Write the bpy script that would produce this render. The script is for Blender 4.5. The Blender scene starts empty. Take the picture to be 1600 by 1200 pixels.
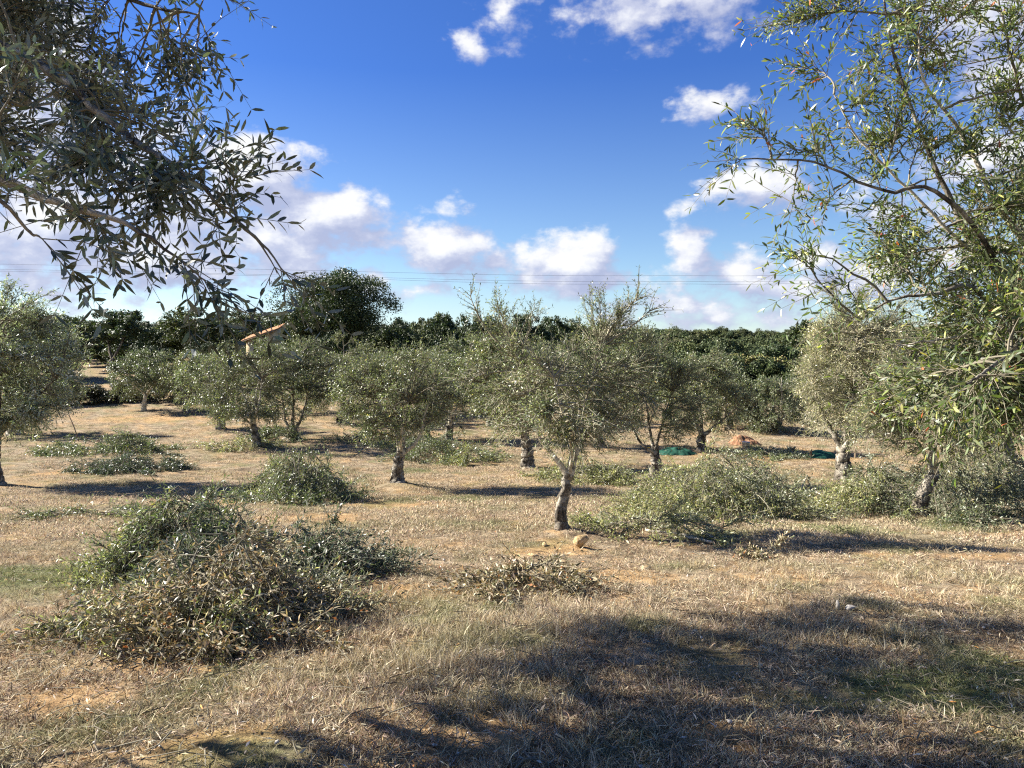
import bpy, math, random
import numpy as np
from math import radians, sin, cos, pi, tan
from mathutils import Vector, Matrix
C = bpy.context.scene
COL = C.collection
rng = np.random.default_rng(7)

# ------------------------------------------------------------------ camera, world, sun, exposure
CAMZ = 1.65
F = 1200.0          # focal length in photo pixels
HY = 580.0          # photo row of the horizon
cam_d = bpy.data.cameras.new('camera')
cam = bpy.data.objects.new('camera', cam_d)
COL.objects.link(cam)
cam_d.sensor_width = 36.0
cam_d.lens = 36.0 * F / 1600.0
cam_d.clip_start = 0.05
cam_d.clip_end = 9000
cam.location = (0, 0, CAMZ)
cam.rotation_euler = (radians(90) - math.atan((600 - HY) / F), 0, 0)
C.camera = cam

SUN_EL = radians(33.0)
SUN_AZ = math.atan2(-0.972, 0.235)          # measured from +Y towards +X
SUN_DIR = Vector((sin(SUN_AZ) * cos(SUN_EL), cos(SUN_AZ) * cos(SUN_EL), sin(SUN_EL)))
sd = bpy.data.lights.new('sun', 'SUN')
sd.energy = 5.0
sd.angle = radians(0.53)
sd.color = (1.0, 0.955, 0.88)
sun = bpy.data.objects.new('sun', sd)
COL.objects.link(sun)
sun.rotation_euler = (-SUN_DIR).to_track_quat('-Z', 'Y').to_euler()
sun.location = (-20, 5, 20)

C.view_settings.view_transform = 'Standard'
C.view_settings.look = 'None'
C.view_settings.exposure = 1.8
C.view_settings.gamma = 1.0
C.view_settings.use_curve_mapping = False
C.render.engine = 'CYCLES'
C.cycles.max_bounces = 6
C.cycles.diffuse_bounces = 3
C.cycles.glossy_bounces = 2
C.cycles.transmission_bounces = 4
C.cycles.transparent_max_bounces = 4
C.cycles.use_denoising = False
C.cycles.filter_width = 1.2

W = bpy.data.worlds.new('World')
C.world = W
W.use_nodes = True
wt = W.node_tree
wt.nodes.clear()


def N(t, typ, **kw):
    n = t.nodes.new(typ)
    for k, v in kw.items():
        setattr(n, k, v)
    return n


def mth(t, op, a, b=None, c=None, clamp=False):
    n = t.nodes.new('ShaderNodeMath')
    n.operation = op
    n.use_clamp = clamp
    for i, v in enumerate((a, b, c)):
        if v is None:
            continue
        if isinstance(v, (int, float)):
            n.inputs[i].default_value = v
        else:
            t.links.new(v, n.inputs[i])
    return n.outputs[0]


def vmth(t, op, a, b=None):
    n = t.nodes.new('ShaderNodeVectorMath')
    n.operation = op
    for i, v in enumerate((a, b)):
        if v is None:
            continue
        if isinstance(v, (tuple, list)):
            n.inputs[i].default_value = v
        else:
            t.links.new(v, n.inputs[i])
    return n.outputs['Value'] if op in ('LENGTH', 'DOT_PRODUCT') else n.outputs[0]


def ramp(t, fac, stops, interp='LINEAR'):
    n = t.nodes.new('ShaderNodeValToRGB')
    cr = n.color_ramp
    cr.interpolation = interp
    while len(cr.elements) > len(stops):
        cr.elements.remove(cr.elements[-1])
    while len(cr.elements) < len(stops):
        cr.elements.new(0.5)
    for e, (p, c) in zip(cr.elements, stops):
        e.position = p
        e.color = (*c, 1.0) if len(c) == 3 else c
    t.links.new(fac, n.inputs[0])
    return n.outputs[0]


def noise(t, vec, scale, detail=4, rough=0.55, dist=0.0, color=False):
    n = t.nodes.new('ShaderNodeTexNoise')
    n.inputs['Scale'].default_value = scale
    n.inputs['Detail'].default_value = detail
    n.inputs['Roughness'].default_value = rough
    n.inputs['Distortion'].default_value = dist
    if vec is not None:
        t.links.new(vec, n.inputs['Vector'])
    return n.outputs['Color'] if color else n.outputs['Fac']


def mixc(t, fac, a, b, blend='MIX'):
    n = t.nodes.new('ShaderNodeMix')
    n.data_type = 'RGBA'
    n.blend_type = blend
    for s, v in ((n.inputs[0], fac), (n.inputs[6], a), (n.inputs[7], b)):
        if isinstance(v, (int, float)):
            s.default_value = v
        elif isinstance(v, (tuple, list)):
            s.default_value = (*v, 1.0) if len(v) == 3 else v
        else:
            t.links.new(v, s)
    return n.outputs[2]


# clouds: (photo x, photo y, half width, half height, strength) in photo pixels
CLOUDS = [
    (400, 275, 88, 54, 1.15), (460, 305, 50, 38, .6), (515, 345, 92, 50, 1.1), (585, 372, 50, 30, .6), (415, 375, 90, 45, .8),
    (690, 385, 80, 42, 1.0), (762, 418, 60, 26, .6), (885, 408, 84, 42, 1.1), (900, 442, 115, 24, .8),
    (1085, 392, 40, 30, .75), (1150, 425, 110, 30, .55), (1215, 448, 180, 24, .6), (1270, 405, 55, 30, .8), (1180, 300, 70, 34, .65),
    (1112, 160, 44, 22, .45), (1000, 2, 145, 50, .6), (1085, -8, 80, 50, .55), (735, 72, 26, 20, .5), (782, 38, 34, 28, .45),
    (692, 330, 34, 16, .45), (480, 432, 55, 24, .6), (560, 445, 60, 24, .65), (655, 458, 40, 14, .5), (1060, 478, 120, 26, .5),
    (1120, 500, 160, 20, .45), (230, 300, 150, 80, .75), (60, 350, 180, 90, .85), (20, 110, 120, 130, 1.25), (250, 400, 220, 55, .85),
    (1560, 20, 90, 60, .9), (1580, 140, 80, 60, .6), (1550, 240, 90, 40, .7), (1420, 330, 100, 50, .4), (1400, 430, 160, 40, .6), (1070, 315, 20, 12, .4)]
cg = bpy.data.node_groups.new('CloudField', 'ShaderNodeTree')
cg.interface.new_socket('P', in_out='INPUT', socket_type='NodeSocketVector')
cg.interface.new_socket('D', in_out='OUTPUT', socket_type='NodeSocketFloat')
gi = cg.nodes.new('NodeGroupInput')
go = cg.nodes.new('NodeGroupOutput')
nz1 = noise(cg, gi.outputs[0], 9.0, 2, 0.5, color=True)
wrp = vmth(cg, 'MULTIPLY', vmth(cg, 'SUBTRACT', nz1, (0.5, 0.5, 0.5)), (0.05, 0.03, 0.0))
pw = vmth(cg, 'ADD', gi.outputs[0], wrp)
prev = None
blobs = []
for (px, py, hw, hh, s) in CLOUDS:
    az = math.atan((px - 800) / F)
    el = math.atan((HY - py) / F * cos(az))
    blobs.append((az, el, hw * 1.12 / F, hh * 1.15 / F, s))
rr = random.Random(3)
for k in range(16):                          # the same kind of low cumulus goes on round the rest of the sky
    blobs.append((rr.uniform(0.75, 2 * pi - 0.75), rr.uniform(0.06, 0.35), rr.uniform(.08, .2), rr.uniform(.03, .07), rr.uniform(.6, 1.0)))
for (az, el, sa, se, s) in blobs:
    if az > pi:
        az -= 2 * pi
    d = vmth(cg, 'LENGTH', vmth(cg, 'MULTIPLY', vmth(cg, 'SUBTRACT', pw, (az, el, 0)), (1 / sa, 1 / se, 0)))
    v = mth(cg, 'MULTIPLY_ADD', d, -0.9 * s, s)
    prev = v if prev is None else mth(cg, 'SMOOTH_MAX', prev, v, 0.15)
prev = mth(cg, 'MAXIMUM', prev, -0.8)
st = vmth(cg, 'MULTIPLY', gi.outputs[0], (1.0, 1.5, 1.0))
nb = noise(cg, st, 16.0, 8, 0.56)
nb2 = noise(cg, st, 60.0, 4, 0.6)
dd = mth(cg, 'MULTIPLY_ADD', mth(cg, 'SUBTRACT', nb, 0.5), 2.1, prev)
dd = mth(cg, 'MULTIPLY_ADD', mth(cg, 'SUBTRACT', nb2, 0.5), 0.35, dd)
cg.links.new(dd, go.inputs[0])

tc = N(wt, 'ShaderNodeTexCoord')
sx = N(wt, 'ShaderNodeSeparateXYZ')
wt.links.new(tc.outputs['Generated'], sx.inputs[0])
az = mth(wt, 'ARCTAN2', sx.outputs[0], sx.outputs[1])
hyp = mth(wt, 'SQRT', mth(wt, 'ADD', mth(wt, 'MULTIPLY', sx.outputs[0], sx.outputs[0]), mth(wt, 'MULTIPLY', sx.outputs[1], sx.outputs[1])))
el = mth(wt, 'ARCTAN2', sx.outputs[2], hyp)
cb = N(wt, 'ShaderNodeCombineXYZ')
wt.links.new(az, cb.inputs[0])
wt.links.new(el, cb.inputs[1])
g1 = N(wt, 'ShaderNodeGroup')
g1.node_tree = cg
wt.links.new(cb.outputs[0], g1.inputs[0])
g2 = N(wt, 'ShaderNodeGroup')
g2.node_tree = cg
wt.links.new(vmth(wt, 'ADD', cb.outputs[0], (-0.022, 0.026, 0)), g2.inputs[0])
d1, d2 = g1.outputs[0], g2.outputs[0]
mr = N(wt, 'ShaderNodeMapRange', interpolation_type='SMOOTHSTEP')
mr.inputs['From Min'].default_value = -0.04
mr.inputs['From Max'].default_value = 0.5
wt.links.new(d1, mr.inputs[0])
alpha = mr.outputs[0]
lit = mth(wt, 'MULTIPLY_ADD', mth(wt, 'SUBTRACT', d1, d2), 1.0, 0.36)
lit = mth(wt, 'MULTIPLY_ADD', mth(wt, 'SUBTRACT', d1, 0.5), 0.18, lit, clamp=True)
ccol = ramp(wt, lit, [(0.0, (0.46, 0.51, 0.72)), (0.40, (0.60, 0.64, 0.82)), (0.75, (0.86, 0.88, 0.96)), (1.0, (1.0, 1.0, 1.0))])
sky = N(wt, 'ShaderNodeTexSky', sky_type='NISHITA')
sky.sun_disc = False
sky.sun_elevation = SUN_EL
sky.sun_rotation = SUN_AZ
sky.altitude = 100
sky.air_density = 1.0
sky.dust_density = 0.4
sky.ozone_density = 3.5
hs = N(wt, 'ShaderNodeHueSaturation')
hs.inputs['Saturation'].default_value = 1.0
wt.links.new(sky.outputs[0], hs.inputs['Color'])
elr = ramp(wt, mth(wt, 'SINE', el), [(0.0, (1.15, 1.05, .97)), (0.12, (.90, .94, .96)), (0.36, (.33, .535, .95)), (1.0, (.31, .51, .92))])
skyc = vmth(wt, 'MULTIPLY', hs.outputs[0], elr)
CLOUD_GAIN = 5.7
cc = vmth(wt, 'MULTIPLY', ccol, (CLOUD_GAIN,) * 3)
fa = mth(wt, 'MULTIPLY', alpha, 0.95)
wc = mixc(wt, fa, skyc, cc)
bg = N(wt, 'ShaderNodeBackground')
bg.inputs['Strength'].default_value = 0.052
wt.links.new(wc, bg.inputs['Color'])
wo = N(wt, 'ShaderNodeOutputWorld')
wt.links.new(bg.outputs[0], wo.inputs[0])
W.cycles.sampling_method = 'MANUAL'
W.cycles.sample_map_resolution = 512


# ------------------------------------------------------------------ numpy helpers
def _h(ix, iy, iz, seed):
    ix = ix.astype(np.uint32)
    iy = iy.astype(np.uint32)
    iz = iz.astype(np.uint32)
    h = ix * np.uint32(374761393) + iy * np.uint32(668265263) + iz * np.uint32(2147483647) + np.uint32((seed * 974711) & 0xffffffff)
    h = (h ^ (h >> np.uint32(13))) * np.uint32(1274126177)
    h = h ^ (h >> np.uint32(16))
    return h.astype(np.float64) / 4294967295.0


def vnoise(x, y, z=None, seed=0):
    x = np.asarray(x, float)
    y = np.asarray(y, float)
    z = np.zeros_like(x) if z is None else np.asarray(z, float)
    fx, fy, fz = np.floor(x), np.floor(y), np.floor(z)
    tx, ty, tz = x - fx, y - fy, z - fz
    tx, ty, tz = [t * t * (3 - 2 * t) for t in (tx, ty, tz)]
    ix, iy, iz = [(f.astype(np.int64) & 0xffffffff) for f in (fx, fy, fz)]
    r = 0
    for a in (0, 1):
        for b in (0, 1):
            for c in (0, 1):
                w = (tx if a else 1 - tx) * (ty if b else 1 - ty) * (tz if c else 1 - tz)
                r = r + w * _h(ix + a, iy + b, iz + c, seed)
    return r


def fbm(x, y, z=None, seed=0, o=4):
    r = 0
    a = 0.5
    s = 1.0
    for k in range(o):
        r = r + a * vnoise(x * s, y * s, None if z is None else z * s, seed + k)
        a *= 0.5
        s *= 2.03
    return r


def norm(v):
    return v / (np.linalg.norm(v, axis=-1, keepdims=True) + 1e-9)


def sstep(a, b, x):
    t = np.clip((x - a) / (b - a), 0, 1)
    return t * t * (3 - 2 * t)


def mesh_from(name, verts, faces, mat, parent=None, col=None, smooth=False, attrs=None):
    """verts (N,3); faces: list of (M,k) arrays"""
    me = bpy.data.meshes.new(name)
    verts = np.ascontiguousarray(verts, dtype=np.float32)
    faces = [np.asarray(f, dtype=np.int32) for f in faces if len(f)]
    me.vertices.add(len(verts))
    me.vertices.foreach_set('co', verts.ravel())
    tot = np.concatenate([np.full(len(f), f.shape[1], dtype=np.int32) for f in faces])
    st = np.concatenate([[0], np.cumsum(tot)[:-1]]).astype(np.int32)
    idx = np.concatenate([f.ravel() for f in faces]).astype(np.int32)
    me.loops.add(len(idx))
    me.loops.foreach_set('vertex_index', idx)
    me.polygons.add(len(tot))
    me.polygons.foreach_set('loop_start', st)
    me.polygons.foreach_set('loop_total', tot)
    if smooth:
        me.polygons.foreach_set('use_smooth', np.ones(len(tot), dtype=bool))
    if col is not None:
        a = me.color_attributes.new('Col', 'FLOAT_COLOR', 'POINT')
        c4 = np.ones((len(verts), 4), dtype=np.float32)
        c4[:, :3] = col
        a.data.foreach_set('color', c4.ravel())
    for k, v in (attrs or {}).items():
        a = me.attributes.new(k, 'FLOAT', 'POINT')
        a.data.foreach_set('value', np.asarray(v, dtype=np.float32))
    me.materials.append(mat)
    me.update(calc_edges=True)
    me.validate()
    o = bpy.data.objects.new(name, me)
    COL.objects.link(o)
    if parent is not None:
        o.parent = parent
    return o


def thing(name, label, cat, loc=(0, 0, 0), group=None, rotz=0):
    o = bpy.data.objects.new(name, None)
    COL.objects.link(o)
    o.location = loc
    o.rotation_euler = (0, 0, rotz)
    o.empty_display_size = 0.2
    tag(o, label, cat, group)
    return o


def tag(o, label=None, cat=None, group=None, kind=None):
    for k, v in (('label', label), ('category', cat), ('group', group), ('kind', kind)):
        if v:
            o[k] = v
    return o


# ------------------------------------------------------------------ terrain
_ys = [-60, -15, 0, 3, 7, 11, 15, 20, 26, 32, 37, 41]
_zs = [1.6, .4, 0, -.06, -.34, -.65, -.95, -1.3, -1.36, -1.28, -1.0, -.66]
LY = _ys + [44, 50, 60, 75, 95, 140, 300, 700, 3000]
LZ = _zs + [-.35, .75, 1.85, 2.9, 3.9, 5.0, 6.5, 5, 0]
RY = _ys + [44, 55, 66, 90, 130, 200, 260, 400, 700, 3000]
RZ = _zs + [-.6, -1.5, -1.9, -.8, 2.5, 8.0, 9.6, 9.0, 6, 0]
MOUNDS = []      # x, y, radius, height


def smooth_interp(x, xp, fp):
    d = np.maximum(0.8, np.abs(x) * 0.05)
    return (np.interp(x - d, xp, fp) + 2 * np.interp(x, xp, fp) + np.interp(x + d, xp, fp)) / 4


def base_h(x, y):
    x = np.asarray(x, float)
    y = np.asarray(y, float)
    r = np.where(y > 0, np.hypot(x * 0.25, y), y)
    a = x / np.maximum(np.abs(y), 5.0)
    wl = 1 - sstep(-0.30, -0.05, a)
    h = smooth_interp(r, RY, RZ) * (1 - wl) + smooth_interp(r, LY, LZ) * wl
    far = np.clip(np.hypot(x, y) / 120, 0, 1)
    h = h + far * 3.4 * (fbm(x / 42, y / 42, seed=5) - 0.47)
    return h


def ground_h(x, y):
    x = np.asarray(x, float)
    y = np.asarray(y, float)
    h = base_h(x, y)
    near = 1 - np.clip(np.hypot(x, y) / 70, 0, 1)
    h = h + near * (0.16 * (fbm(x / 1.9, y / 1.9, seed=11) - 0.47) + 0.05 * (fbm(x / .42, y / .42, seed=12, o=3) - 0.44))
    for (mx, my, mr_, mh) in MOUNDS:
        h = h + mh * np.exp(-((x - mx) ** 2 + (y - my) ** 2) / (mr_ * mr_))
    return h


def P(px, py, D):
    return np.array([(px - 800) / F * D, D, CAMZ + (HY - py) / F * D])


def GX(px, D):
    x = (px - 800) / F * D
    return np.array([x, D, float(ground_h(x, D))])


MOUNDS += [(GX(880, 10.7)[0], 10.7, .55, .14), (GX(622, 19.1)[0], 19.1, .8, .2), (GX(400, 29)[0], 29, .7, .1), (GX(1435, 12.9)[0], 12.9, .5, .08)]


# ------------------------------------------------------------------ materials
def new_mat(name):
    m = bpy.data.materials.new(name)
    m.use_nodes = True
    t = m.node_tree
    t.nodes.clear()
    out = t.nodes.new('ShaderNodeOutputMaterial')
    return m, t, out


def bsdf(t, color, rough=0.8, spec=0.3, normal=None):
    b = t.nodes.new('ShaderNodeBsdfPrincipled')
    if isinstance(color, (tuple, list)):
        b.inputs['Base Color'].default_value = (*color, 1)
    else:
        t.links.new(color, b.inputs['Base Color'])
    if isinstance(rough, (int, float)):
        b.inputs['Roughness'].default_value = rough
    else:
        t.links.new(rough, b.inputs['Roughness'])
    b.inputs['Specular IOR Level'].default_value = spec
    if normal is not None:
        t.links.new(normal, b.inputs['Normal'])
    return b


def bump(t, h, strength, dist):
    n = t.nodes.new('ShaderNodeBump')
    n.inputs['Strength'].default_value = strength
    n.inputs['Distance'].default_value = dist
    t.links.new(h, n.inputs['Height'])
    return n.outputs[0]


def leaf_mat(name, under=0.75, under_col=(0.36, 0.38, 0.27), trans=0.24, rough=0.42, spec=0.45, tint=(1.4, 1.65, .8)):
    m, t, out = new_mat(name)
    at = N(t, 'ShaderNodeAttribute', attribute_name='Col')
    ge = N(t, 'ShaderNodeNewGeometry')
    c = mixc(t, mth(t, 'MULTIPLY', ge.outputs['Backfacing'], under), at.outputs['Color'], under_col)
    b = bsdf(t, c, rough, spec)
    tr = N(t, 'ShaderNodeBsdfTranslucent')
    tcol = vmth(t, 'MULTIPLY', at.outputs['Color'], tint)
    t.links.new(tcol, tr.inputs[0])
    mx = N(t, 'ShaderNodeMixShader')
    mx.inputs[0].default_value = trans
    t.links.new(b.outputs[0], mx.inputs[1])
    t.links.new(tr.outputs[0], mx.inputs[2])
    t.links.new(mx.outputs[0], out.inputs[0])
    return m


M_OLIVE = leaf_mat('olive_leaf')
M_OLIVE_NEAR = leaf_mat('near_olive_leaf', under=0.6, under_col=(0.28, 0.30, 0.23), trans=0.2, rough=0.38, tint=(1.3, 1.45, .85))
M_OLIVE_WARM = leaf_mat('warm_olive_leaf', under=0.4, under_col=(0.24, 0.27, 0.15), trans=0.3, rough=0.42, tint=(1.5, 1.7, .6))
M_OAK = leaf_mat('oak_leaf', under=0.25, under_col=(0.10, 0.12, 0.07), trans=0.12, rough=0.5, spec=0.3)
M_DRYLEAF = leaf_mat('dry_leaf', under=0.4, under_col=(0.42, 0.37, 0.26), trans=0.15, rough=0.6, spec=0.2, tint=(1.5, 1.25, .8))


def bark_mat(name, dark, mid, pale, pale_amt=0.45, scale=1.0):
    m, t, out = new_mat(name)
    tc = N(t, 'ShaderNodeTexCoord')
    mp = N(t, 'ShaderNodeMapping')
    mp.inputs['Scale'].default_value = (1, 1, 0.28)
    t.links.new(tc.outputs['Object'], mp.inputs[0])
    n1 = noise(t, mp.outputs[0], 26 * scale, 6, .65, 1.2)
    n2 = noise(t, tc.outputs['Object'], 5 * scale, 4, .6, .5)
    n3 = noise(t, tc.outputs['Object'], 30 * scale, 4, .6)
    c = ramp(t, n1, [(.36, dark), (.52, mid), (.72, tuple(1.35 * v for v in mid))])
    f = ramp(t, mth(t, 'MULTIPLY_ADD', n3, .25, n2), [(.70 - pale_amt * .35, (0, 0, 0)), (.86 - pale_amt * .35, (1, 1, 1))])
    c = mixc(t, f, c, pale)
    hgt = mth(t, 'MULTIPLY_ADD', n3, .4, n1)
    b = bsdf(t, c, .9, .15, bump(t, hgt, .9, .025))
    t.links.new(b.outputs[0], out.inputs[0])
    return m


M_BARK = bark_mat('olive_bark', (.020, .016, .012), (.10, .083, .063), (.36, .32, .25), .36)
M_BARKPALE = bark_mat('pale_olive_bark', (.035, .029, .021), (.20, .17, .125), (.56, .50, .38), .66)
M_OAKBARK = bark_mat('oak_bark', (.03, .024, .018), (.10, .08, .06), (.26, .23, .18), .3, .5)


def twig_mat(name, col, col2):
    m, t, out = new_mat(name)
    tc = N(t, 'ShaderNodeTexCoord')
    c = mixc(t, noise(t, tc.outputs['Object'], 9, 3), col, col2)
    b = bsdf(t, c, .8, .2)
    t.links.new(b.outputs[0], out.inputs[0])
    return m


M_TWIG = twig_mat('olive_twig', (.09, .075, .05), (.26, .23, .16))
M_TWIGPALE = twig_mat('pale_twig', (.16, .14, .09), (.42, .38, .27))


# ------------------------------------------------------------------ tubes
def tube_arrays(polys, radii, sides=4, off=0):
    """polys (M,K,3), radii (M,K) -> verts, quads"""
    M, K, _ = polys.shape
    tan_ = np.empty_like(polys)
    tan_[:, 1:-1] = polys[:, 2:] - polys[:, :-2]
    tan_[:, 0] = polys[:, 1] - polys[:, 0]
    tan_[:, -1] = polys[:, -1] - polys[:, -2]
    tan_ = norm(tan_)
    mean = norm(polys[:, -1] - polys[:, 0])
    ref = np.where(np.abs(mean[:, 2:3]) < 0.75, np.array([[0, 0, 1.0]]), np.array([[1.0, 0, 0]]))
    ref = np.repeat(ref[:, None, :], K, 1)
    u = norm(np.cross(tan_, ref))
    v = np.cross(tan_, u)
    ang = np.arange(sides) * 2 * pi / sides
    V = polys[:, :, None, :] + radii[:, :, None, None] * (np.cos(ang)[None, None, :, None] * u[:, :, None, :] + np.sin(ang)[None, None, :, None] * v[:, :, None, :])
    V = V.reshape(-1, 3)
    base = (np.arange(M) * K * sides)[:, None, None] + (np.arange(K - 1) * sides)[None, :, None]
    s = np.arange(sides)[None, None, :]
    s2 = (s + 1) % sides
    q = np.stack([base + s, base + s2, base + sides + s2, base + sides + s], -1).reshape(-1, 4) + off
    return V, q


def catmull(pts, n):
    pts = np.asarray(pts, float)
    k = len(pts)
    if k < 3:
        t = np.linspace(0, 1, n)[:, None]
        return pts[0] * (1 - t) + pts[-1] * t
    ext = np.vstack([2 * pts[0] - pts[1], pts, 2 * pts[-1] - pts[-2]])
    ts = np.linspace(0, k - 1 - 1e-6, n)
    i = ts.astype(int)
    t = (ts - i)[:, None]
    p0, p1, p2, p3 = ext[i], ext[i + 1], ext[i + 2], ext[i + 3]
    return 0.5 * ((2 * p1) + (-p0 + p2) * t + (2 * p0 - 5 * p1 + 4 * p2 - p3) * t * t + (-p0 + 3 * p1 - 3 * p2 + p3) * t ** 3)


def gnarly(name, pts, r0, r1, mat, parent, seed, sides=14, n=26, flare=0.5, rough=0.3, cap=False):
    """one trunk or limb: fluted, lumpy tapering tube (points relative to the parent)"""
    pl = catmull(pts, n)
    g = np.random.default_rng(seed)
    pl[1:-1] += g.normal(0, r0 * 0.10, (n - 2, 3))
    s = np.linspace(0, 1, n)
    rad = r0 + (r1 - r0) * s ** (0.85 if r1 > .4 * r0 else 0.5)
    V, q = tube_arrays(pl[None], rad[None], sides)
    ctr = np.repeat(pl, sides, 0)
    d = V - ctr
    ang = np.tile(np.arange(sides) * 2 * pi / sides, n)
    ss = np.repeat(s, sides)
    L = np.linalg.norm(pl[-1] - pl[0])
    k = fbm(np.cos(ang) * 1.9 + 9 + seed, np.sin(ang) * 1.9 + 5, ss * L / max(r0, .02) * 0.34, seed=seed) - 0.47
    k2 = np.sin(ang * 3 + ss * 3 + seed) * 0.10 * (1 - 0.5 * ss) + np.sin(ang * 5 + seed * 2 - ss * 4) * 0.05
    toes = flare * np.exp(-ss * 8) * (1 + .75 * np.sin(ang * 4 + seed) + .4 * np.sin(ang * 2 + seed * 3))
    V = ctr + d * (1 + rough * 2.6 * k + k2 * rough * 3.4 + toes)[:, None]
    if cap:
        q2 = np.arange(sides)[None] + (n - 1) * sides
        faces = [q, q2]
    else:
        faces = [q]
    return mesh_from(name, V, faces, mat, parent, smooth=True)


# ------------------------------------------------------------------ leaves
def pal(cols, n, g, jit=0.30):
    """cols: list of (weight, rgb)"""
    w = np.array([c[0] for c in cols], float)
    c = np.array([c[1] for c in cols], float)
    i = g.choice(len(cols), n, p=w / w.sum())
    return np.clip(c[i] * (1 + g.normal(0, jit, (n, 1))) * (1 + g.normal(0, 0.05, (n, 3))), 0.005, 0.9)


OLIVE = [(5, (.072, .090, .042)), (4, (.112, .132, .062)), (2.3, (.17, .182, .095)), (1.1, (.27, .26, .14)), (.12, (.33, .27, .05))]
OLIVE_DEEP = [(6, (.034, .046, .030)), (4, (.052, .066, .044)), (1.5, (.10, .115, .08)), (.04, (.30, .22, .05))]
OLIVE_YEL = [(4, (.19, .195, .075)), (4, (.27, .26, .11)), (3, (.37, .33, .16)), (2, (.11, .125, .05))]
OLIVE_PALE = [(4, (.23, .21, .12)), (4, (.33, .29, .175)), (3, (.45, .40, .25)), (2, (.13, .14, .07))]
OLIVE_SILVER = [(4, (.30, .31, .23)), (3, (.42, .42, .33)), (2, (.20, .21, .13)), (3, (.08, .10, .05))]
DRY = [(4, (.34, .28, .17)), (2.5, (.22, .17, .095)), (2.5, (.15, .14, .065)), (1.8, (.52, .45, .32)), (.25, (.38, .15, .05)), (2.0, (.09, .095, .045))]


def shoots(start, dirn, length, K, droop, g, wob=0.12):
    """(M,3) -> (M,K,3) curved thin shoots"""
    M = len(start)
    t = np.linspace(0, 1, K)[None, :, None]
    L = length[:, None, None]
    side = norm(g.normal(size=(M, 3)))[:, None, :]
    p = start[:, None, :] + dirn[:, None, :] * L * t + side * L * wob * (t ** 2) * 1.6
    p = p + np.array([0, 0, -1.0]) * (droop[:, None, None] * L * t ** 2)
    return p


def leaves_along(poly, g, per=2, skip=1, L=0.055, W=0.0135, cols=OLIVE, angle=(0.5, 1.1), up=0.5, sub=1):
    """leaf pairs along the shoots"""
    M, K, _ = poly.shape
    out = []
    tt = np.linspace(skip / (K - 1), 1, (K - skip) * sub)
    idx = tt * (K - 1)
    i0 = np.minimum(idx.astype(int), K - 2)
    f = (idx - i0)[None, :, None]
    pos = poly[:, i0] * (1 - f) + poly[:, i0 + 1] * f
    tang = norm(poly[:, i0 + 1] - poly[:, i0])
    Q = pos.shape[1]
    r = norm(np.cross(tang, g.normal(size=(M, 1, 3)) + 0.25 * g.normal(size=(M, Q, 3))))
    r2 = np.cross(tang, r)
    alt = (np.arange(Q) % 2)[None, :, None]
    side = np.where(alt == 0, r, r2)
    P_, D_, N_ = [], [], []
    for k in range(per):
        sgn = 1 if k % 2 == 0 else -1
        sd_ = side * sgn if k < 2 else norm(r + r2) * sgn
        a = g.uniform(angle[0], angle[1], (M, Q, 1))
        d = tang * np.cos(a) + sd_ * np.sin(a) + 0.18 * g.normal(size=(M, Q, 3))
        d = norm(d)
        n_ = tang * 0.9 + np.array([0, 0, up]) + 0.35 * g.normal(size=(M, Q, 3))
        n_ = norm(n_ - d * (n_ * d).sum(-1, keepdims=True))
        P_.append((pos + 0.0 * d).reshape(-1, 3))
        D_.append(d.reshape(-1, 3))
        N_.append(n_.reshape(-1, 3))
    P_, D_, N_ = map(np.concatenate, (P_, D_, N_))
    n = len(P_)
    return dict(p=P_, d=D_, n=N_, L=L * g.uniform(.65, 1.25, n), W=W * g.uniform(.75, 1.25, n), c=pal(cols, n, g))


def cat(ls):
    return {k: np.concatenate([l[k] for l in ls]) for k in ls[0]}


def sel(l, m):
    return {k: v[m] for k, v in l.items()}


def leaf_mesh(name, lv, mat, parent, detail=1):
    p, d, n = lv['p'], lv['d'], lv['n']
    L, Wd = lv['L'][:, None], lv['W'][:, None]
    s = np.cross(d, n)
    cnt = len(p)
    i = np.arange(cnt)[:, None]
    if detail == 1:
        V = np.stack([p, p + d * L * .45 + s * Wd * .5 + n * L * .03, p + d * L - n * L * .06, p + d * L * .5 - s * Wd * .5 + n * L * .03], 1)
        k = 4
        faces = [i * 4 + np.array([[0, 1, 2, 3]])]
    else:
        V = np.stack([p, p + d * L * .3 + s * Wd * .46, p + d * L * .3 - s * Wd * .46,
                      p + d * L * .7 + s * Wd * .42 - n * L * .03, p + d * L * .7 - s * Wd * .42 - n * L * .03, p + d * L - n * L * .12], 1)
        k = 6
        faces = [np.concatenate([i * 6 + np.array([[0, 1, 2]]), i * 6 + np.array([[3, 5, 4]])]), i * 6 + np.array([[1, 3, 4, 2]])]
    col = np.repeat(lv['c'], k, 0)
    o = mesh_from(name, V.reshape(-1, 3), faces, mat, parent, col=col)
    o['kind'] = 'stuff'
    return o


def leaf_proto(color, mat, key):
    """a single leaf 1 long, ~.24 wide, folded along its midrib and curved: 18 triangles"""
    t = [0, .2, .45, .72, 1.0]
    w = [0.012, .085, .12, .085, .004]
    V = []
    for a, b in zip(t, w):
        z = -0.10 * a * a
        V += [(a, b, z + b * .35), (a, 0, z), (a, -b, z + b * .35)]
    q = []
    for k in range(4):
        for j in (0, 1):
            q.append((k * 3 + j, k * 3 + j + 1, k * 3 + 4 + j, k * 3 + 3 + j))
    o = mesh_from('leaf', np.array(V), [np.array(q)[:, ::-1]], mat, None, col=np.tile(np.array(color), (15, 1)), smooth=True)
    return o


LEAF_PROTOS = {}


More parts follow.
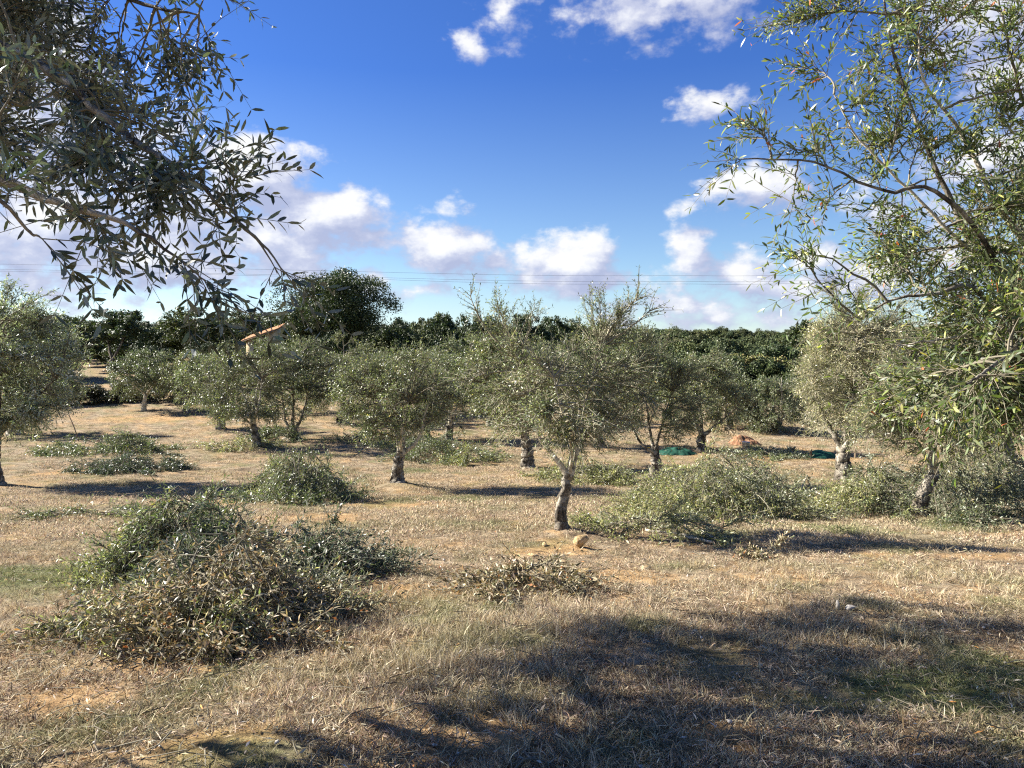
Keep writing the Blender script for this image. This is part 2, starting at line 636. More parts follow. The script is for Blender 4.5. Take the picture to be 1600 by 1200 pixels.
def leaf_parts(root, lv, mat, count, origin):
    """the leaves that show largest become single leaf objects; returns the mask of those kept joined"""
    w = lv['p'] + origin
    D = np.maximum(w[:, 1], .3)
    px = 800 + F * w[:, 0] / D
    py = HY - F * (w[:, 2] - CAMZ) / D
    cr = np.cross(lv['d'], norm(w - np.array([0, 0, CAMZ])))
    size = lv['L'] * np.linalg.norm(cr, axis=1) / D * F
    ok = (px > 5) & (px < 1595) & (py > 5) & (py < 1195)
    score = np.where(ok, size * (1 + .3 * np.random.default_rng(5).random(len(size))), 0)
    idx = np.argsort(-score)[:count]
    idx = idx[score[idx] > 0]
    c = lv['c'][idx]
    order = np.argsort(c.sum(1))
    groups = np.array_split(order, 10)
    for gk, gr in enumerate(groups):
        if not len(gr):
            continue
        proto = leaf_proto(c[gr].mean(0), mat, gk)
        first = True
        for j in gr:
            k = idx[j]
            o = proto if first else proto.copy()
            if not first:
                COL.objects.link(o)
            first = False
            o.parent = root
            d = Vector(lv['d'][k])
            n = Vector(lv['n'][k])
            s = n.cross(d)
            m = Matrix((d, s, n)).transposed().to_4x4()
            m.translation = Vector(lv['p'][k])
            l_ = lv['L'][k]
            wy = lv['W'][k] / .24
            o.matrix_local = m @ Matrix.Diagonal((l_, wy, l_, 1))
    keep = np.ones(len(size), bool)
    keep[idx] = False
    return keep


# ------------------------------------------------------------------ olive crowns
def in_lobes(lobes, n, g, shell=0.45):
    vol = np.array([l[3] * l[4] * l[5] * (l[6] if len(l) > 6 else 1) for l in lobes])
    i = g.choice(len(lobes), n, p=vol / vol.sum())
    lo = np.array([l[:6] for l in lobes])[i]
    d = norm(g.normal(size=(n, 3)))
    r = g.uniform(shell ** 3, 1, (n, 1)) ** (1 / 3.0)
    return lo[:, :3] + d * r * lo[:, 3:6]


def make_crown(root, limbs, lobes, nb, ns, seed, cols=OLIVE, L=.055, W=.0135, K=6, per=2, sub=1, slen=(.22, .5), droop=(.0, .35), upb=.35,
               detail=1, mat=None, parts=0, origin=None, twig=None, wide=1.0, shell=.35, extra=None, bend=.12, upright=0.0, clump=.55):
    """branches from limbs to tips inside the lobes, leafy shoots off the branches (all relative to root)"""
    g = np.random.default_rng(seed)
    mat = mat or M_OLIVE
    tips = in_lobes(lobes, nb, g, shell)
    if extra is not None:
        tips = np.vstack([tips, extra])
        nb = len(tips)
    nodes = np.vstack([catmull(l, 14)[4:] for l in limbs])
    # start at one of the closest nodes lying below the tip where possible
    dist = np.linalg.norm(tips[:, None] - nodes[None], axis=2) + 0.35 * np.maximum(0, nodes[None, :, 2] - tips[:, None, 2])
    dist = dist * g.uniform(.8, 1.25, dist.shape)
    st = nodes[np.argmin(dist, 1)]
    KB = 9
    t = np.linspace(0, 1, KB)[None, :, None]
    ln = np.linalg.norm(tips - st, axis=1)[:, None]
    mid = (st + tips) / 2 + g.normal(0, 1, (nb, 3)) * ln * bend + np.array([0, 0, 1.0]) * ln * .10
    br = st[:, None] * (1 - t) ** 2 + mid[:, None] * 2 * t * (1 - t) + tips[:, None] * t ** 2
    br[:, 1:-1] += g.normal(0, .02, (nb, KB - 2, 3)) * ln[:, None] * .5
    rb = (0.006 + 0.010 * np.minimum(ln, 1.5)) * wide * (1 - t[0, :, 0] * .75)[None]
    # shoots
    w = np.clip(ln[:, 0], .25, 2) * np.exp(g.normal(0, clump, nb))
    bi = g.choice(nb, ns, p=w / w.sum())
    tt = g.uniform(.28, 1.0, ns) ** .75
    fi = tt * (KB - 1)
    i0 = np.minimum(fi.astype(int), KB - 2)
    f = (fi - i0)[:, None]
    s0 = br[bi, i0] * (1 - f) + br[bi, i0 + 1] * f
    bd = norm(br[bi, i0 + 1] - br[bi, i0])
    cen = np.array([np.average([l[j] for l in lobes], weights=[l[3] * l[4] * l[5] for l in lobes]) for j in range(3)])
    rad = norm(s0 - cen)
    dr = norm(bd * .7 + rad * .5 + norm(g.normal(size=(ns, 3))) * .9 + np.array([0, 0, upb + upright]))
    kt = 3                                      # every branch ends in a few leafy shoots
    tb = np.repeat(np.arange(nb), kt)
    s0 = np.vstack([s0, br[tb, g.integers(KB - 3, KB, nb * kt)]])
    td = norm(br[tb, -1] - br[tb, -3])
    dr = np.vstack([dr, norm(td * .9 + norm(g.normal(size=(nb * kt, 3))) * .75 + np.array([0, 0, upb * .6]))])
    ns = len(s0)
    sl = g.uniform(slen[0], slen[1], ns)
    dp = g.uniform(droop[0], droop[1], ns)
    sh = shoots(s0, dr, sl, K, dp, g)
    lv = leaves_along(sh, g, per=per, L=L, W=W, cols=cols, sub=sub)
    # small clumps share a tone
    q = lv['p']
    tone = 0.6 + 0.85 * vnoise(q[:, 0] * 2.2 + seed, q[:, 1] * 2.2, q[:, 2] * 2.2, seed=seed)
    lv['c'] = lv['c'] * tone[:, None]
    if parts:
        keep = leaf_parts(root, lv, mat, parts, np.array(origin))
        lv = sel(lv, keep)
    leaf_mesh('foliage', lv, mat, root, detail)
    V1, q1 = tube_arrays(br, rb, 4)
    V2, q2 = tube_arrays(sh[:, [0, K // 2, K - 1]], np.array([[.0030, .0022, .0012]]) * wide * np.ones((ns, 1)) * (1.4 if detail == 1 else 1), 3, len(V1))
    o = mesh_from('twigs', np.vstack([V1, V2]), [q1, q2], twig or M_TWIG, root, smooth=True)
    o['kind'] = 'stuff'
    return len(lv['p'])


TREES = 'olive trees standing in the dry grove'


def olive(px, D, label, crown_px, seed, trunk_r=.13, trunk_px=None, limbs_px=None, nb=130, ns=1500, dens=1.45, L=.058, W=.015, cols=OLIVE,
          depth=None, tops=None, pale=False, group=TREES, K=5, per=2, wide=1.3, palelimb=True, extra=None, sub=1, **kw):
    """px: photo column of the base; crown_px: list of ellipses (cx, cy, rx, ry[, dD]) in photo pixels at distance D"""
    b = GX(px, D)
    b[2] -= .03
    o = b
    root = thing('olive_tree', label, 'olive tree', tuple(b), group)
    R = lambda x, y, dd=0: P(x, y, D + dd) - o
    s = F / D
    lobes = []
    gv_ = np.random.default_rng(seed + 55)
    if D > 17 and D < 45:                        # every tree has its own outline: a few lesser bulges
        e0 = crown_px[0]
        crown_px = list(crown_px) + [(e0[0] + gv_.uniform(-.95, .95) * e0[2], e0[1] + gv_.uniform(-.75, .35) * e0[3], e0[2] * gv_.uniform(.25, .5), e0[3] * gv_.uniform(.3, .5), 0, gv_.uniform(.6, 1.8)) for _ in range(4)]
    tone = gv_.uniform(.82, 1.3) if cols is OLIVE else 1.0
    if tone != 1.0:
        yel = gv_.uniform(-.05, .22)
        cols = [(w_, (c_[0] * tone * (1 + yel), c_[1] * tone * (1 + yel * .55), c_[2] * tone * (1 - yel * .3))) for w_, c_ in cols]
    for e in crown_px:
        cx, cy, rx, ry = e[:4]
        if D > 17 and D < 45 and ry > 18:
            rx, ry, cy = rx * 1.2, ry * 1.14, cy - 8
        dd = e[4] if len(e) > 4 else 0
        c = R(cx, cy, dd)
        dz = (depth or 1.0) * min(rx / s, 1.9)
        lobes.append((*c, rx / s * .86, dz * .86, ry / s * .86) + ((e[5],) if len(e) > 5 else ()))
    g = np.random.default_rng(seed + 100)
    allx = np.average([l[0] for l in lobes], weights=[l[3] for l in lobes])
    allz = min(l[2] - l[5] * .4 for l in lobes)
    if trunk_px is None:
        zf = max(.45, allz * .75)
        trunk = [(0, 0, -.1), (g.normal(0, .06), g.normal(0, .06), zf * .5), (allx * .25 + g.normal(0, .06), g.normal(0, .1), zf)]
    else:
        trunk = [(0, 0, -.1)] + [tuple(R(*p)) for p in trunk_px]
    gnarly('trunk', trunk, trunk_r, trunk_r * .62, M_BARKPALE if pale else M_BARK, root, seed, flare=.45)
    fork = np.array(trunk[-1])
    limbs = []
    if limbs_px is None:
        nl = 4
        a0 = g.uniform(0, 2 * pi)
        for k in range(nl):
            l = lobes[k % len(lobes)]
            a = a0 + k * 2 * pi / nl
            e = np.array([l[0] + cos(a) * l[3] * .55, l[1] + sin(a) * l[4] * .55, l[2] + l[5] * g.uniform(-.1, .5)])
            m = fork + (e - fork) * .45 + np.array([cos(a) * .12, sin(a) * .12, .05])
            limbs.append([fork - np.array([0, 0, trunk_r * .3]), m, e])
    else:
        for lp in limbs_px:
            st_ = fork - np.array([0, 0, trunk_r * .3])
            limbs.append([st_] + [R(*p) for p in lp])
    for k, lp in enumerate(limbs):
        gnarly('limb', lp, trunk_r * (.5 if k < 3 else .36), trunk_r * .07, M_BARKPALE if palelimb else M_BARK, root, seed * 7 + k, sides=9, n=18, flare=.15, rough=.22)
    ex = None if extra is None else np.array([R(*e) for e in extra])
    make_crown(root, limbs, lobes, int(nb * 1.15), int(ns * dens), seed, cols=cols, L=L, W=W, K=K, per=per, wide=wide, extra=ex, sub=sub, **kw)
    for j, (es, nb2, ns2) in enumerate(tops or []):      # loose feathery tops
        lb = [(*R(e[0], e[1]), e[2] / s, e[2] / s * .6, e[3] / s) for e in es]
        kw2 = dict(kw)
        kw2.update(slen=(.10, .26), shell=.0, droop=(0, .1), upright=.25)
        make_crown(root, limbs, lb, nb2, ns2, seed + 31 + j, cols=cols, L=L * .95, W=W * .9, K=K, per=per, wide=wide * .55, **kw2)
    return root


def D_at(px, py):
    """distance at which the ground shows at a photo pixel"""
    ds = np.geomspace(2, 44, 400)
    x = (px - 800) / F * ds
    yy = HY + F * (CAMZ - ground_h(x, ds)) / ds
    i = np.argmin(np.abs(yy - py))
    return ds[i]


def GP(px, py):
    return GX(px, D_at(px, py))


# ------------------------------------------------------------------ ground sheet
GREEN = [(1420, 1068, .8, .35), (1570, 1050, .5, .35), (1300, 1105, .5, .2), (30, 905, 1.5, .9), (80, 900, .8, .5), (715, 780, 1.6, .5), (1130, 835, 1.0, .4), (960, 735, 1.2, .6),
         (1480, 825, 1.3, .5), (780, 960, .25, .15), (1000, 985, .3, .15), (1330, 830, 1.2, .4), (640, 735, 1.2, .5)]
SOIL = [(880, 862, .8, .45), (1390, 1000, .9, .22), (1500, 985, .6, .2), (840, 905, .8, .35), (1480, 870, 1.3, .35), (620, 790, 1.6, .7), (480, 810, 1.5, .6), (300, 1040, .7, .3), (90, 1100, .5, .3),
        (790, 1165, .4, .2), (1560, 1090, .5, .2), (1230, 712, 4, 1.6), (230, 655, 4, 1.2), (520, 900, 1.0, .6), (330, 1170, .4, .2), (100, 740, 1.6, .7), (1220, 905, .8, .3), (700, 930, .9, .5),
        (1010, 905, .6, .3), (1150, 1160, .4, .2), (760, 1140, .5, .25), (330, 785, 2, .7)]


def patch_mask(lst, x, y, seed):
    r = np.zeros_like(x)
    for (px, py, rx, ry) in lst:
        g = GP(px, py)
        d = np.hypot((x - g[0]) / rx, (y - g[1]) / (ry * 1.5))
        r = np.maximum(r, 1 - d)
    n = fbm(x * 1.7, y * 1.7, seed=seed) - .47
    return np.clip((r + n * 1.6) * 1.7, 0, 1) * (r > -1.0)


def patch_green(x, y):
    far = np.clip((fbm(x * .35, y * .35, seed=31) - .60) * 6, 0, 1) * .35
    return np.maximum(patch_mask(GREEN, x, y, 21), far * (y > 8))


def patch_soil(x, y):
    v = np.clip((fbm(x * .8, y * .8, seed=33) - .59) * 7, 0, 1) * .45
    v2 = np.clip((fbm(x * 3.1, y * 3.1, seed=35) - .58) * 9, 0, 1) * .7
    return np.maximum(np.maximum(patch_mask(SOIL, x, y, 23), v), v2)


ang_f = np.radians(np.linspace(-46, 46, 320))
ang_b = np.radians(np.linspace(46, 314, 70))[1:-1]
angs = np.concatenate([ang_f, ang_b])
rad1 = np.geomspace(1.2, 60, 250)
rad2 = np.geomspace(62, 4000, 60)
rads = np.concatenate([[0.25, .6], rad1, rad2])
RR_, AA_ = np.meshgrid(rads, angs, indexing='ij')
gx = (RR_ * np.sin(AA_)).ravel()
gy = (RR_ * np.cos(AA_)).ravel()
gz = ground_h(gx, gy)
nearm = 1 - sstep(9, 26, RR_.ravel())
gz = gz + nearm * (.035 * (fbm(gx / .13, gy / .13, seed=14, o=3) - .44) + .022 * (fbm(gx / .05, gy / .05, seed=15, o=2) - .37))
gv = np.vstack([np.stack([gx, gy, gz], 1), [[0, 0, float(ground_h(0, 0))]]])
nr, na = RR_.shape
ii, jj = np.meshgrid(np.arange(nr - 1), np.arange(na), indexing='ij')
j2 = (jj + 1) % na
quads = np.stack([ii * na + jj, ii * na + j2, (ii + 1) * na + j2, (ii + 1) * na + jj], -1).reshape(-1, 4)[:, ::-1]
tri = np.stack([np.full(na, len(gv) - 1), np.arange(na), (np.arange(na) + 1) % na], 1)[:, ::-1]
greenv = np.append(patch_green(gx, gy), 0)
soilv = np.append(patch_soil(gx, gy), 0)

m, t, out = new_mat('dry_grass_soil')
tc = N(t, 'ShaderNodeTexCoord')
ob = tc.outputs['Object']
straw = ramp(t, noise(t, ob, 3.2, 8, .68), [(.32, (.085, .062, .038)), (.45, (.19, .145, .092)), (.56, (.31, .245, .16)), (.70, (.44, .36, .25))])
fine = noise(t, ob, 42, 6, .72, .6)
straw = mixc(t, .75, straw, ramp(t, fine, [(.32, (.36, .33, .30)), (.5, (.95, .93, .9)), (.68, (1.45, 1.4, 1.35))]), 'MULTIPLY')
soil = ramp(t, noise(t, ob, 5, 8, .7), [(.35, (.20, .125, .06)), (.52, (.37, .24, .115)), (.68, (.52, .37, .20))])
soil = mixc(t, .6, soil, ramp(t, noise(t, ob, 28, 6, .7), [(.35, (.5, .48, .45)), (.55, (1.1, 1.05, 1.0))]), 'MULTIPLY')
green = ramp(t, noise(t, ob, 14, 6, .7), [(.38, (.045, .055, .018)), (.6, (.12, .15, .045))])
asoil = N(t, 'ShaderNodeAttribute', attribute_name='soil').outputs['Fac']
agreen = N(t, 'ShaderNodeAttribute', attribute_name='green').outputs['Fac']
patchn = mth(t, 'SUBTRACT', noise(t, ob, 11, 5, .7), .5)
c = mixc(t, mth(t, 'MULTIPLY_ADD', patchn, 1.6, mth(t, 'MULTIPLY', asoil, 1.1), clamp=True), straw, soil)
c = mixc(t, mth(t, 'MULTIPLY', agreen, .8), c, green)
hgt = mth(t, 'MULTIPLY_ADD', noise(t, ob, 9, 6, .7), 1.0, mth(t, 'MULTIPLY', fine, .6))
b = bsdf(t, c, .95, .1, bump(t, hgt, .9, .05))
t.links.new(b.outputs[0], out.inputs[0])
M_GROUND = m
ground = mesh_from('ground', gv, [quads, tri], M_GROUND, None, smooth=True, attrs={'green': greenv, 'soil': soilv})
ground['kind'] = 'structure'

# ------------------------------------------------------------------ grass: tufts scattered as stuff
m, t, out = new_mat('dry_grass_blade')
at = N(t, 'ShaderNodeAttribute', attribute_name='Col')
ai = N(t, 'ShaderNodeAttribute', attribute_name='green', attribute_type='INSTANCER')
ar = N(t, 'ShaderNodeAttribute', attribute_name='tint', attribute_type='INSTANCER')
c = mixc(t, .85, at.outputs['Color'], ramp(t, ar.outputs['Fac'], [(0, (.62, .50, .42)), (.4, (.92, .84, .80)), (.8, (1.12, 1.05, 1.0)), (1, (1.25, 1.18, 1.1))]), 'MULTIPLY')
c = mixc(t, ai.outputs['Fac'], c, mixc(t, .5, (.10, .14, .035), (.22, .24, .09)))
b = bsdf(t, c, .75, .2)
tr = N(t, 'ShaderNodeBsdfTranslucent')
t.links.new(c, tr.inputs[0])
mx = N(t, 'ShaderNodeMixShader')
mx.inputs[0].default_value = .25
t.links.new(b.outputs[0], mx.inputs[1])
t.links.new(tr.outputs[0], mx.inputs[2])
t.links.new(mx.outputs[0], out.inputs[0])
M_BLADE = m
BLADE = [(4, (.50, .43, .29)), (4, (.385, .325, .215)), (2.4, (.66, .58, .43)), (3, (.16, .12, .078)), (.6, (.48, .35, .17))]


def tuft(kind, seed):
    g = np.random.default_rng(seed)
    if kind == 'near':
        n, R_, L0, L1, w, lean = 50, .11, .025, .09, .0024, 1.3
    elif kind == 'flat':
        n, R_, L0, L1, w, lean = 40, .14, .03, .10, .0028, 3.2
    elif kind == 'tall':
        n, R_, L0, L1, w, lean = 36, .07, .08, .19, .002, .7
    else:
        n, R_, L0, L1, w, lean = 95, .30, .025, .085, .0055, 1.5
    a = g.uniform(0, 2 * pi, n)
    r = R_ * np.sqrt(g.random(n))
    base = np.stack([np.cos(a) * r, np.sin(a) * r, np.full(n, -.01)], 1)
    h = g.uniform(0, 2 * pi, n)
    ln = g.uniform(L0, L1, n)
    lean_ = lean * g.uniform(.15, 1.1, n)
    d = norm(np.stack([np.cos(h) * lean_, np.sin(h) * lean_, np.ones(n)], 1))
    out_ = np.stack([np.cos(h), np.sin(h), -.35 * np.ones(n)], 1)
    s = norm(np.cross(d, g.normal(size=(n, 3))))
    mid = base + d * ln[:, None] * .55
    tip = mid + norm(d + out_ * g.uniform(0, .9, (n, 1))) * ln[:, None] * .45
    wv = (w * g.uniform(.6, 1.3, n))[:, None]
    V = np.stack([base - s * wv, base + s * wv, mid + s * wv * .8, mid - s * wv * .8, tip], 1).reshape(-1, 3)
    V[:, 2] = np.maximum(V[:, 2], -.012)
    i = np.arange(n)[:, None] * 5
    col = np.repeat(pal(BLADE, n, g, .15), 5, 0)
    return V, [i + np.array([[0, 1, 2, 3]]), i + np.array([[3, 2, 4]])], col


def scatter(name, label, kinds, pts, scale, lean, green, tint, seed, mat, maker):
    """one stuff object: prototypes instanced on its points by geometry nodes"""
    g = np.random.default_rng(seed)
    cl = bpy.data.collections.new(name + '_kinds')
    for k, kd in enumerate(kinds):
        V, f, col = maker(kd, seed * 10 + k)
        o = mesh_from('%s_kind' % name, V, f, mat, None, col=col)
        COL.objects.unlink(o)
        cl.objects.link(o)
    me = bpy.data.meshes.new(name)
    me.vertices.add(len(pts))
    me.vertices.foreach_set('co', np.asarray(pts, np.float32).ravel())
    n = len(pts)
    for nm, arr in (('sc', scale), ('green', green), ('tint', tint)):
        a = me.attributes.new(nm, 'FLOAT', 'POINT')
        a.data.foreach_set('value', np.asarray(arr, np.float32))
    a = me.attributes.new('rot', 'FLOAT_VECTOR', 'POINT')
    rot = np.stack([g.normal(0, lean, n), g.normal(0, lean, n), g.uniform(0, 2 * pi, n)], 1)
    a.data.foreach_set('vector', rot.astype(np.float32).ravel())
    a = me.attributes.new('vi', 'INT', 'POINT')
    a.data.foreach_set('value', g.integers(0, len(kinds), n).astype(np.int32))
    o = bpy.data.objects.new(name, me)
    COL.objects.link(o)
    ng = bpy.data.node_groups.new(name + '_scatter', 'GeometryNodeTree')
    ng.interface.new_socket('Geometry', in_out='INPUT', socket_type='NodeSocketGeometry')
    ng.interface.new_socket('Geometry', in_out='OUTPUT', socket_type='NodeSocketGeometry')
    gi_ = ng.nodes.new('NodeGroupInput')
    go_ = ng.nodes.new('NodeGroupOutput')
    ip = ng.nodes.new('GeometryNodeInstanceOnPoints')
    ci = ng.nodes.new('GeometryNodeCollectionInfo')
    ci.inputs['Collection'].default_value = cl
    ci.inputs['Separate Children'].default_value = True
    ci.inputs['Reset Children'].default_value = True

    def na_(nm, typ):
        x = ng.nodes.new('GeometryNodeInputNamedAttribute')
        x.data_type = typ
        x.inputs['Name'].default_value = nm
        return x.outputs[0]
    e2r = ng.nodes.new('FunctionNodeEulerToRotation')
    ng.links.new(na_('rot', 'FLOAT_VECTOR'), e2r.inputs[0])
    ng.links.new(gi_.outputs[0], ip.inputs['Points'])
    ng.links.new(ci.outputs[0], ip.inputs['Instance'])
    ip.inputs['Pick Instance'].default_value = True
    ng.links.new(na_('vi', 'INT'), ip.inputs['Instance Index'])
    ng.links.new(e2r.outputs[0], ip.inputs['Rotation'])
    ng.links.new(na_('sc', 'FLOAT'), ip.inputs['Scale'])
    ng.links.new(ip.outputs[0], go_.inputs[0])
    md = o.modifiers.new('scatter', 'NODES')
    md.node_group = ng
    o['kind'] = 'stuff'
    o['label'] = label
    return o


def wedge(n, d0, d1, half, g, power=1.0):
    r = d0 * (d1 / d0) ** (g.random(n) ** power)
    a = g.uniform(-half, half, n)
    return r * np.sin(a), r * np.cos(a)


g = np.random.default_rng(77)
x, y = wedge(30000, 1.8, 15, radians(44), g, .8)
dens = fbm(x * 1.4, y * 1.4, seed=41)
keep = (dens + g.normal(0, .12, len(x)) > .40) & (patch_soil(x, y) < g.uniform(.25, 1.1, len(x)))
x, y = x[keep], y[keep]
scatter('dry_grass', 'short dry straw coloured grass matted over the near ground', ['near', 'flat', 'flat', 'flat', 'near', 'flat'],
        np.stack([x, y, ground_h(x, y)], 1), g.uniform(.45, 1.0, len(x)), .2, patch_green(x, y) * g.uniform(.3, 1, len(x)), np.clip(fbm(x * 2, y * 2, seed=43) * 1.1 + g.normal(0, .18, len(x)), 0, 1), 51, M_BLADE, tuft)
# taller wisps in loose patches
x, y = wedge(9000, 2.4, 16, radians(42), g, .8)
tallm = fbm(x * .9, y * .9, seed=45)
keep = tallm + g.normal(0, .06, len(x)) > .60
x, y = x[keep], y[keep]
ex = []
for (px, py, rr_, n_) in [(540, 1075, .5, 90), (1010, 985, .45, 60), (860, 960, .5, 50), (1380, 1010, .5, 60), (600, 1030, .4, 40), (1100, 920, .8, 60), (1250, 900, .8, 60), (1500, 920, .9, 80), (700, 1000, .5, 30), (420, 1000, .5, 40)]:
    q = GP(px, py)
    ex.append(np.stack([q[0] + g.normal(0, rr_ * .6, n_), q[1] + g.normal(0, rr_ * .5, n_)], 1))
ex = np.vstack(ex)
x = np.append(x, ex[:, 0])
y = np.append(y, ex[:, 1])
scatter('tall_dry_grass', 'thin tall dry grass wisps standing in loose patches', ['tall', 'tall', 'tall'],
        np.stack([x, y, ground_h(x, y)], 1), g.uniform(.35, .95, len(x)), .25, patch_green(x, y) * .5, np.clip(g.normal(.6, .2, len(x)), 0, 1), 52, M_BLADE, tuft)
x, y = wedge(17000, 11, 46, radians(44), g, .85)
keep = (fbm(x * .7, y * .7, seed=46) + g.normal(0, .12, len(x)) > .42) & (patch_soil(x, y) < g.uniform(.3, 1.1, len(x)))
x, y = x[keep], y[keep]
scatter('field_grass', 'pale dry grass covering the far field between the trees', ['far', 'far', 'far', 'far'],
        np.stack([x, y, ground_h(x, y)], 1), g.uniform(.6, 1.1, len(x)), .12, patch_green(x, y) * g.uniform(.2, .9, len(x)), np.clip(fbm(x * .8, y * .8, seed=47) * 1.25 + g.normal(0, .15, len(x)), 0, 1), 53, M_BLADE, tuft)

# fallen olive leaves, stones and clods on the near ground
x, y = wedge(9000, 1.8, 14, radians(42), g, .8)
n = len(x)
a = g.uniform(0, 2 * pi, n)
lv = dict(p=np.stack([x, y, ground_h(x, y) + g.uniform(.01, .05, n)], 1), d=norm(np.stack([np.cos(a), np.sin(a), g.normal(0, .35, n)], 1)), n=norm(np.stack([g.normal(0, .4, n), g.normal(0, .4, n), np.ones(n)], 1)),
          L=g.uniform(.03, .06, n), W=g.uniform(.007, .013, n), c=pal([(3, (.40, .33, .22)), (2, (.25, .17, .10)), (1, (.5, .45, .36)), (.3, (.45, .2, .06))], n, g))
o = leaf_mesh('fallen_leaves', lv, M_DRYLEAF, None)
o['label'] = 'fallen dry leaves strewn over the grass'

x, y = wedge(1500, 2.0, 13, radians(40), g, .8)
x = np.append(x, g.normal(GP(820, 925)[0], .9, 350))
y = np.append(y, g.normal(GP(820, 925)[1], .8, 350))
x = np.append(x, g.normal(GP(330, 1000)[0], 1.2, 300))
y = np.append(y, g.normal(GP(330, 1000)[1], .6, 300))
n = len(x)
a = g.uniform(0, 2 * pi, n)
ln = g.uniform(.04, .22, n)
cx_, cy_ = np.cos(a) * ln, np.sin(a) * ln
pz = ground_h(x, y) + g.uniform(.01, .05, n)
poly = np.stack([np.stack([x, y, pz], 1), np.stack([x + cx_ * .5 + g.normal(0, .01, n), y + cy_ * .5, pz + g.uniform(0, .03, n)], 1), np.stack([x + cx_, y + cy_, pz + g.uniform(-.01, .04, n)], 1)], 1)
V, qd = tube_arrays(poly, np.stack([g.uniform(.0015, .004, n)] * 3, 1), 3)
o = mesh_from('fallen_twigs', V, [qd], M_TWIG)
o['kind'] = 'stuff'
o['label'] = 'broken twigs strewn over the dry grass'


def rock_geo(seed, r, sq=(1, 1, .7), sub=2, rough=.35):
    import bmesh
    bm = bmesh.new()
    bmesh.ops.create_icosphere(bm, subdivisions=sub, radius=1)
    v = np.array([q.co[:] for q in bm.verts])
    f = np.array([[w.index for w in q.verts] for q in bm.faces])
    bm.free()
    k = fbm(v[:, 0] * 1.3 + seed, v[:, 1] * 1.3, v[:, 2] * 1.3, seed=seed) - .47
    v = v * (1 + rough * 2.4 * k)[:, None]
    # facet it with a few cutting planes
    gg = np.random.default_rng(seed)
    for _ in range(13):
        nrm = norm(gg.normal(size=3))
        dd_ = v @ nrm
        lim = gg.uniform(.42, .7)
        v = v - np.outer(np.maximum(dd_ - lim, 0), nrm)
    return v * np.array(sq) * r, f


m, t, out = new_mat('yellow_stone')
tc = N(t, 'ShaderNodeTexCoord')
c = ramp(t, noise(t, tc.outputs['Object'], 14, 6, .65), [(.38, (.24, .16, .075)), (.5, (.42, .30, .15)), (.62, (.55, .44, .28))])
b = bsdf(t, c, .9, .15, bump(t, noise(t, tc.outputs['Object'], 40, 5, .7), .8, .02))
t.links.new(b.outputs[0], out.inputs[0])
M_ROCK = m
m, t, out = new_mat('pale_stone')
tc = N(t, 'ShaderNodeTexCoord')
c = ramp(t, noise(t, tc.outputs['Object'], 20, 5, .6), [(.35, (.40, .34, .26)), (.65, (.62, .57, .48))])
b = bsdf(t, c, .9, .15)
t.links.new(b.outputs[0], out.inputs[0])
M_STONE = m

x, y = wedge(420, 2.2, 16, radians(40), g, .8)
vs, fs = [], []
off = 0
for k in range(len(x)):
    r = g.uniform(.008, .022)
    v, f = rock_geo(k % 9, r, (1, 1.1, .7), 1)
    vs.append(v + np.array([x[k], y[k], float(ground_h(x[k], y[k])) + r * .6]))
    fs.append(f + off)
    off += len(v)
o = mesh_from('pebbles', np.vstack(vs), [np.vstack(fs)], M_STONE)
o['kind'] = 'stuff'
o['label'] = 'small pale stones scattered in the dry grass'

ROCKS = [(906, 856, .145, 'largest angular yellow rock right at the foot of the forked olive tree', (1.0, .8, .8)),
         (851, 853, .06, 'small yellow rock left of the forked olive trunk', (1, .9, .5)),
         (833, 869, .07, 'flat yellow rock in the soil to the lower left of the forked olive', (1.3, 1, .4)),
         (862, 872, .06, 'ochre clod directly below the forked olive trunk', (1.1, 1, .5)),
         (880, 881, .06, 'low ochre clod between the forked olive and the dry leaf heap', (1.2, 1, .4)),
         (917, 896, .075, 'yellow stone beside the dark hollow of the dry leaf heap', (1.2, 1, .5)),
         (1011, 889, .07, 'ochre clod lying in open grass right of the dry leaf heap', (1.3, 1, .35)),
         (1311, 954, .045, 'white upright stone standing in the foreground shadow', (.6, .6, 1.3)),
         (1331, 955, .055, 'reddish ochre clod just right of the white upright stone', (1.2, 1, .6)),
         (693, 879, .03, 'tiny white stone in the grass right of the big brush heap', (.8, .8, 1)),
         (742, 767, .10, 'pale flat stone in the grass right of the second olive tree', (1.5, 1, .35))]
for k, (px, py, r, lab, sq) in enumerate(ROCKS):
    q = GP(px, py)
    v, f = rock_geo(20 + k, r, sq)
    o = mesh_from('rock', v, [f], M_STONE if 'white' in lab or 'pale' in lab else M_ROCK)
    o.location = (q[0], q[1], float(ground_h(q[0], q[1])) + r * sq[2] * .55)
    o.rotation_euler = (0, 0, k * 1.3)
    tag(o, lab, 'rock', 'stones lying in the dry grass')

# ------------------------------------------------------------------ cut brush heaps
DRYGREEN = DRY + [(4, (.13, .14, .07)), (3, (.20, .20, .11))]
HEAPS = 'heaps of cut olive branches'


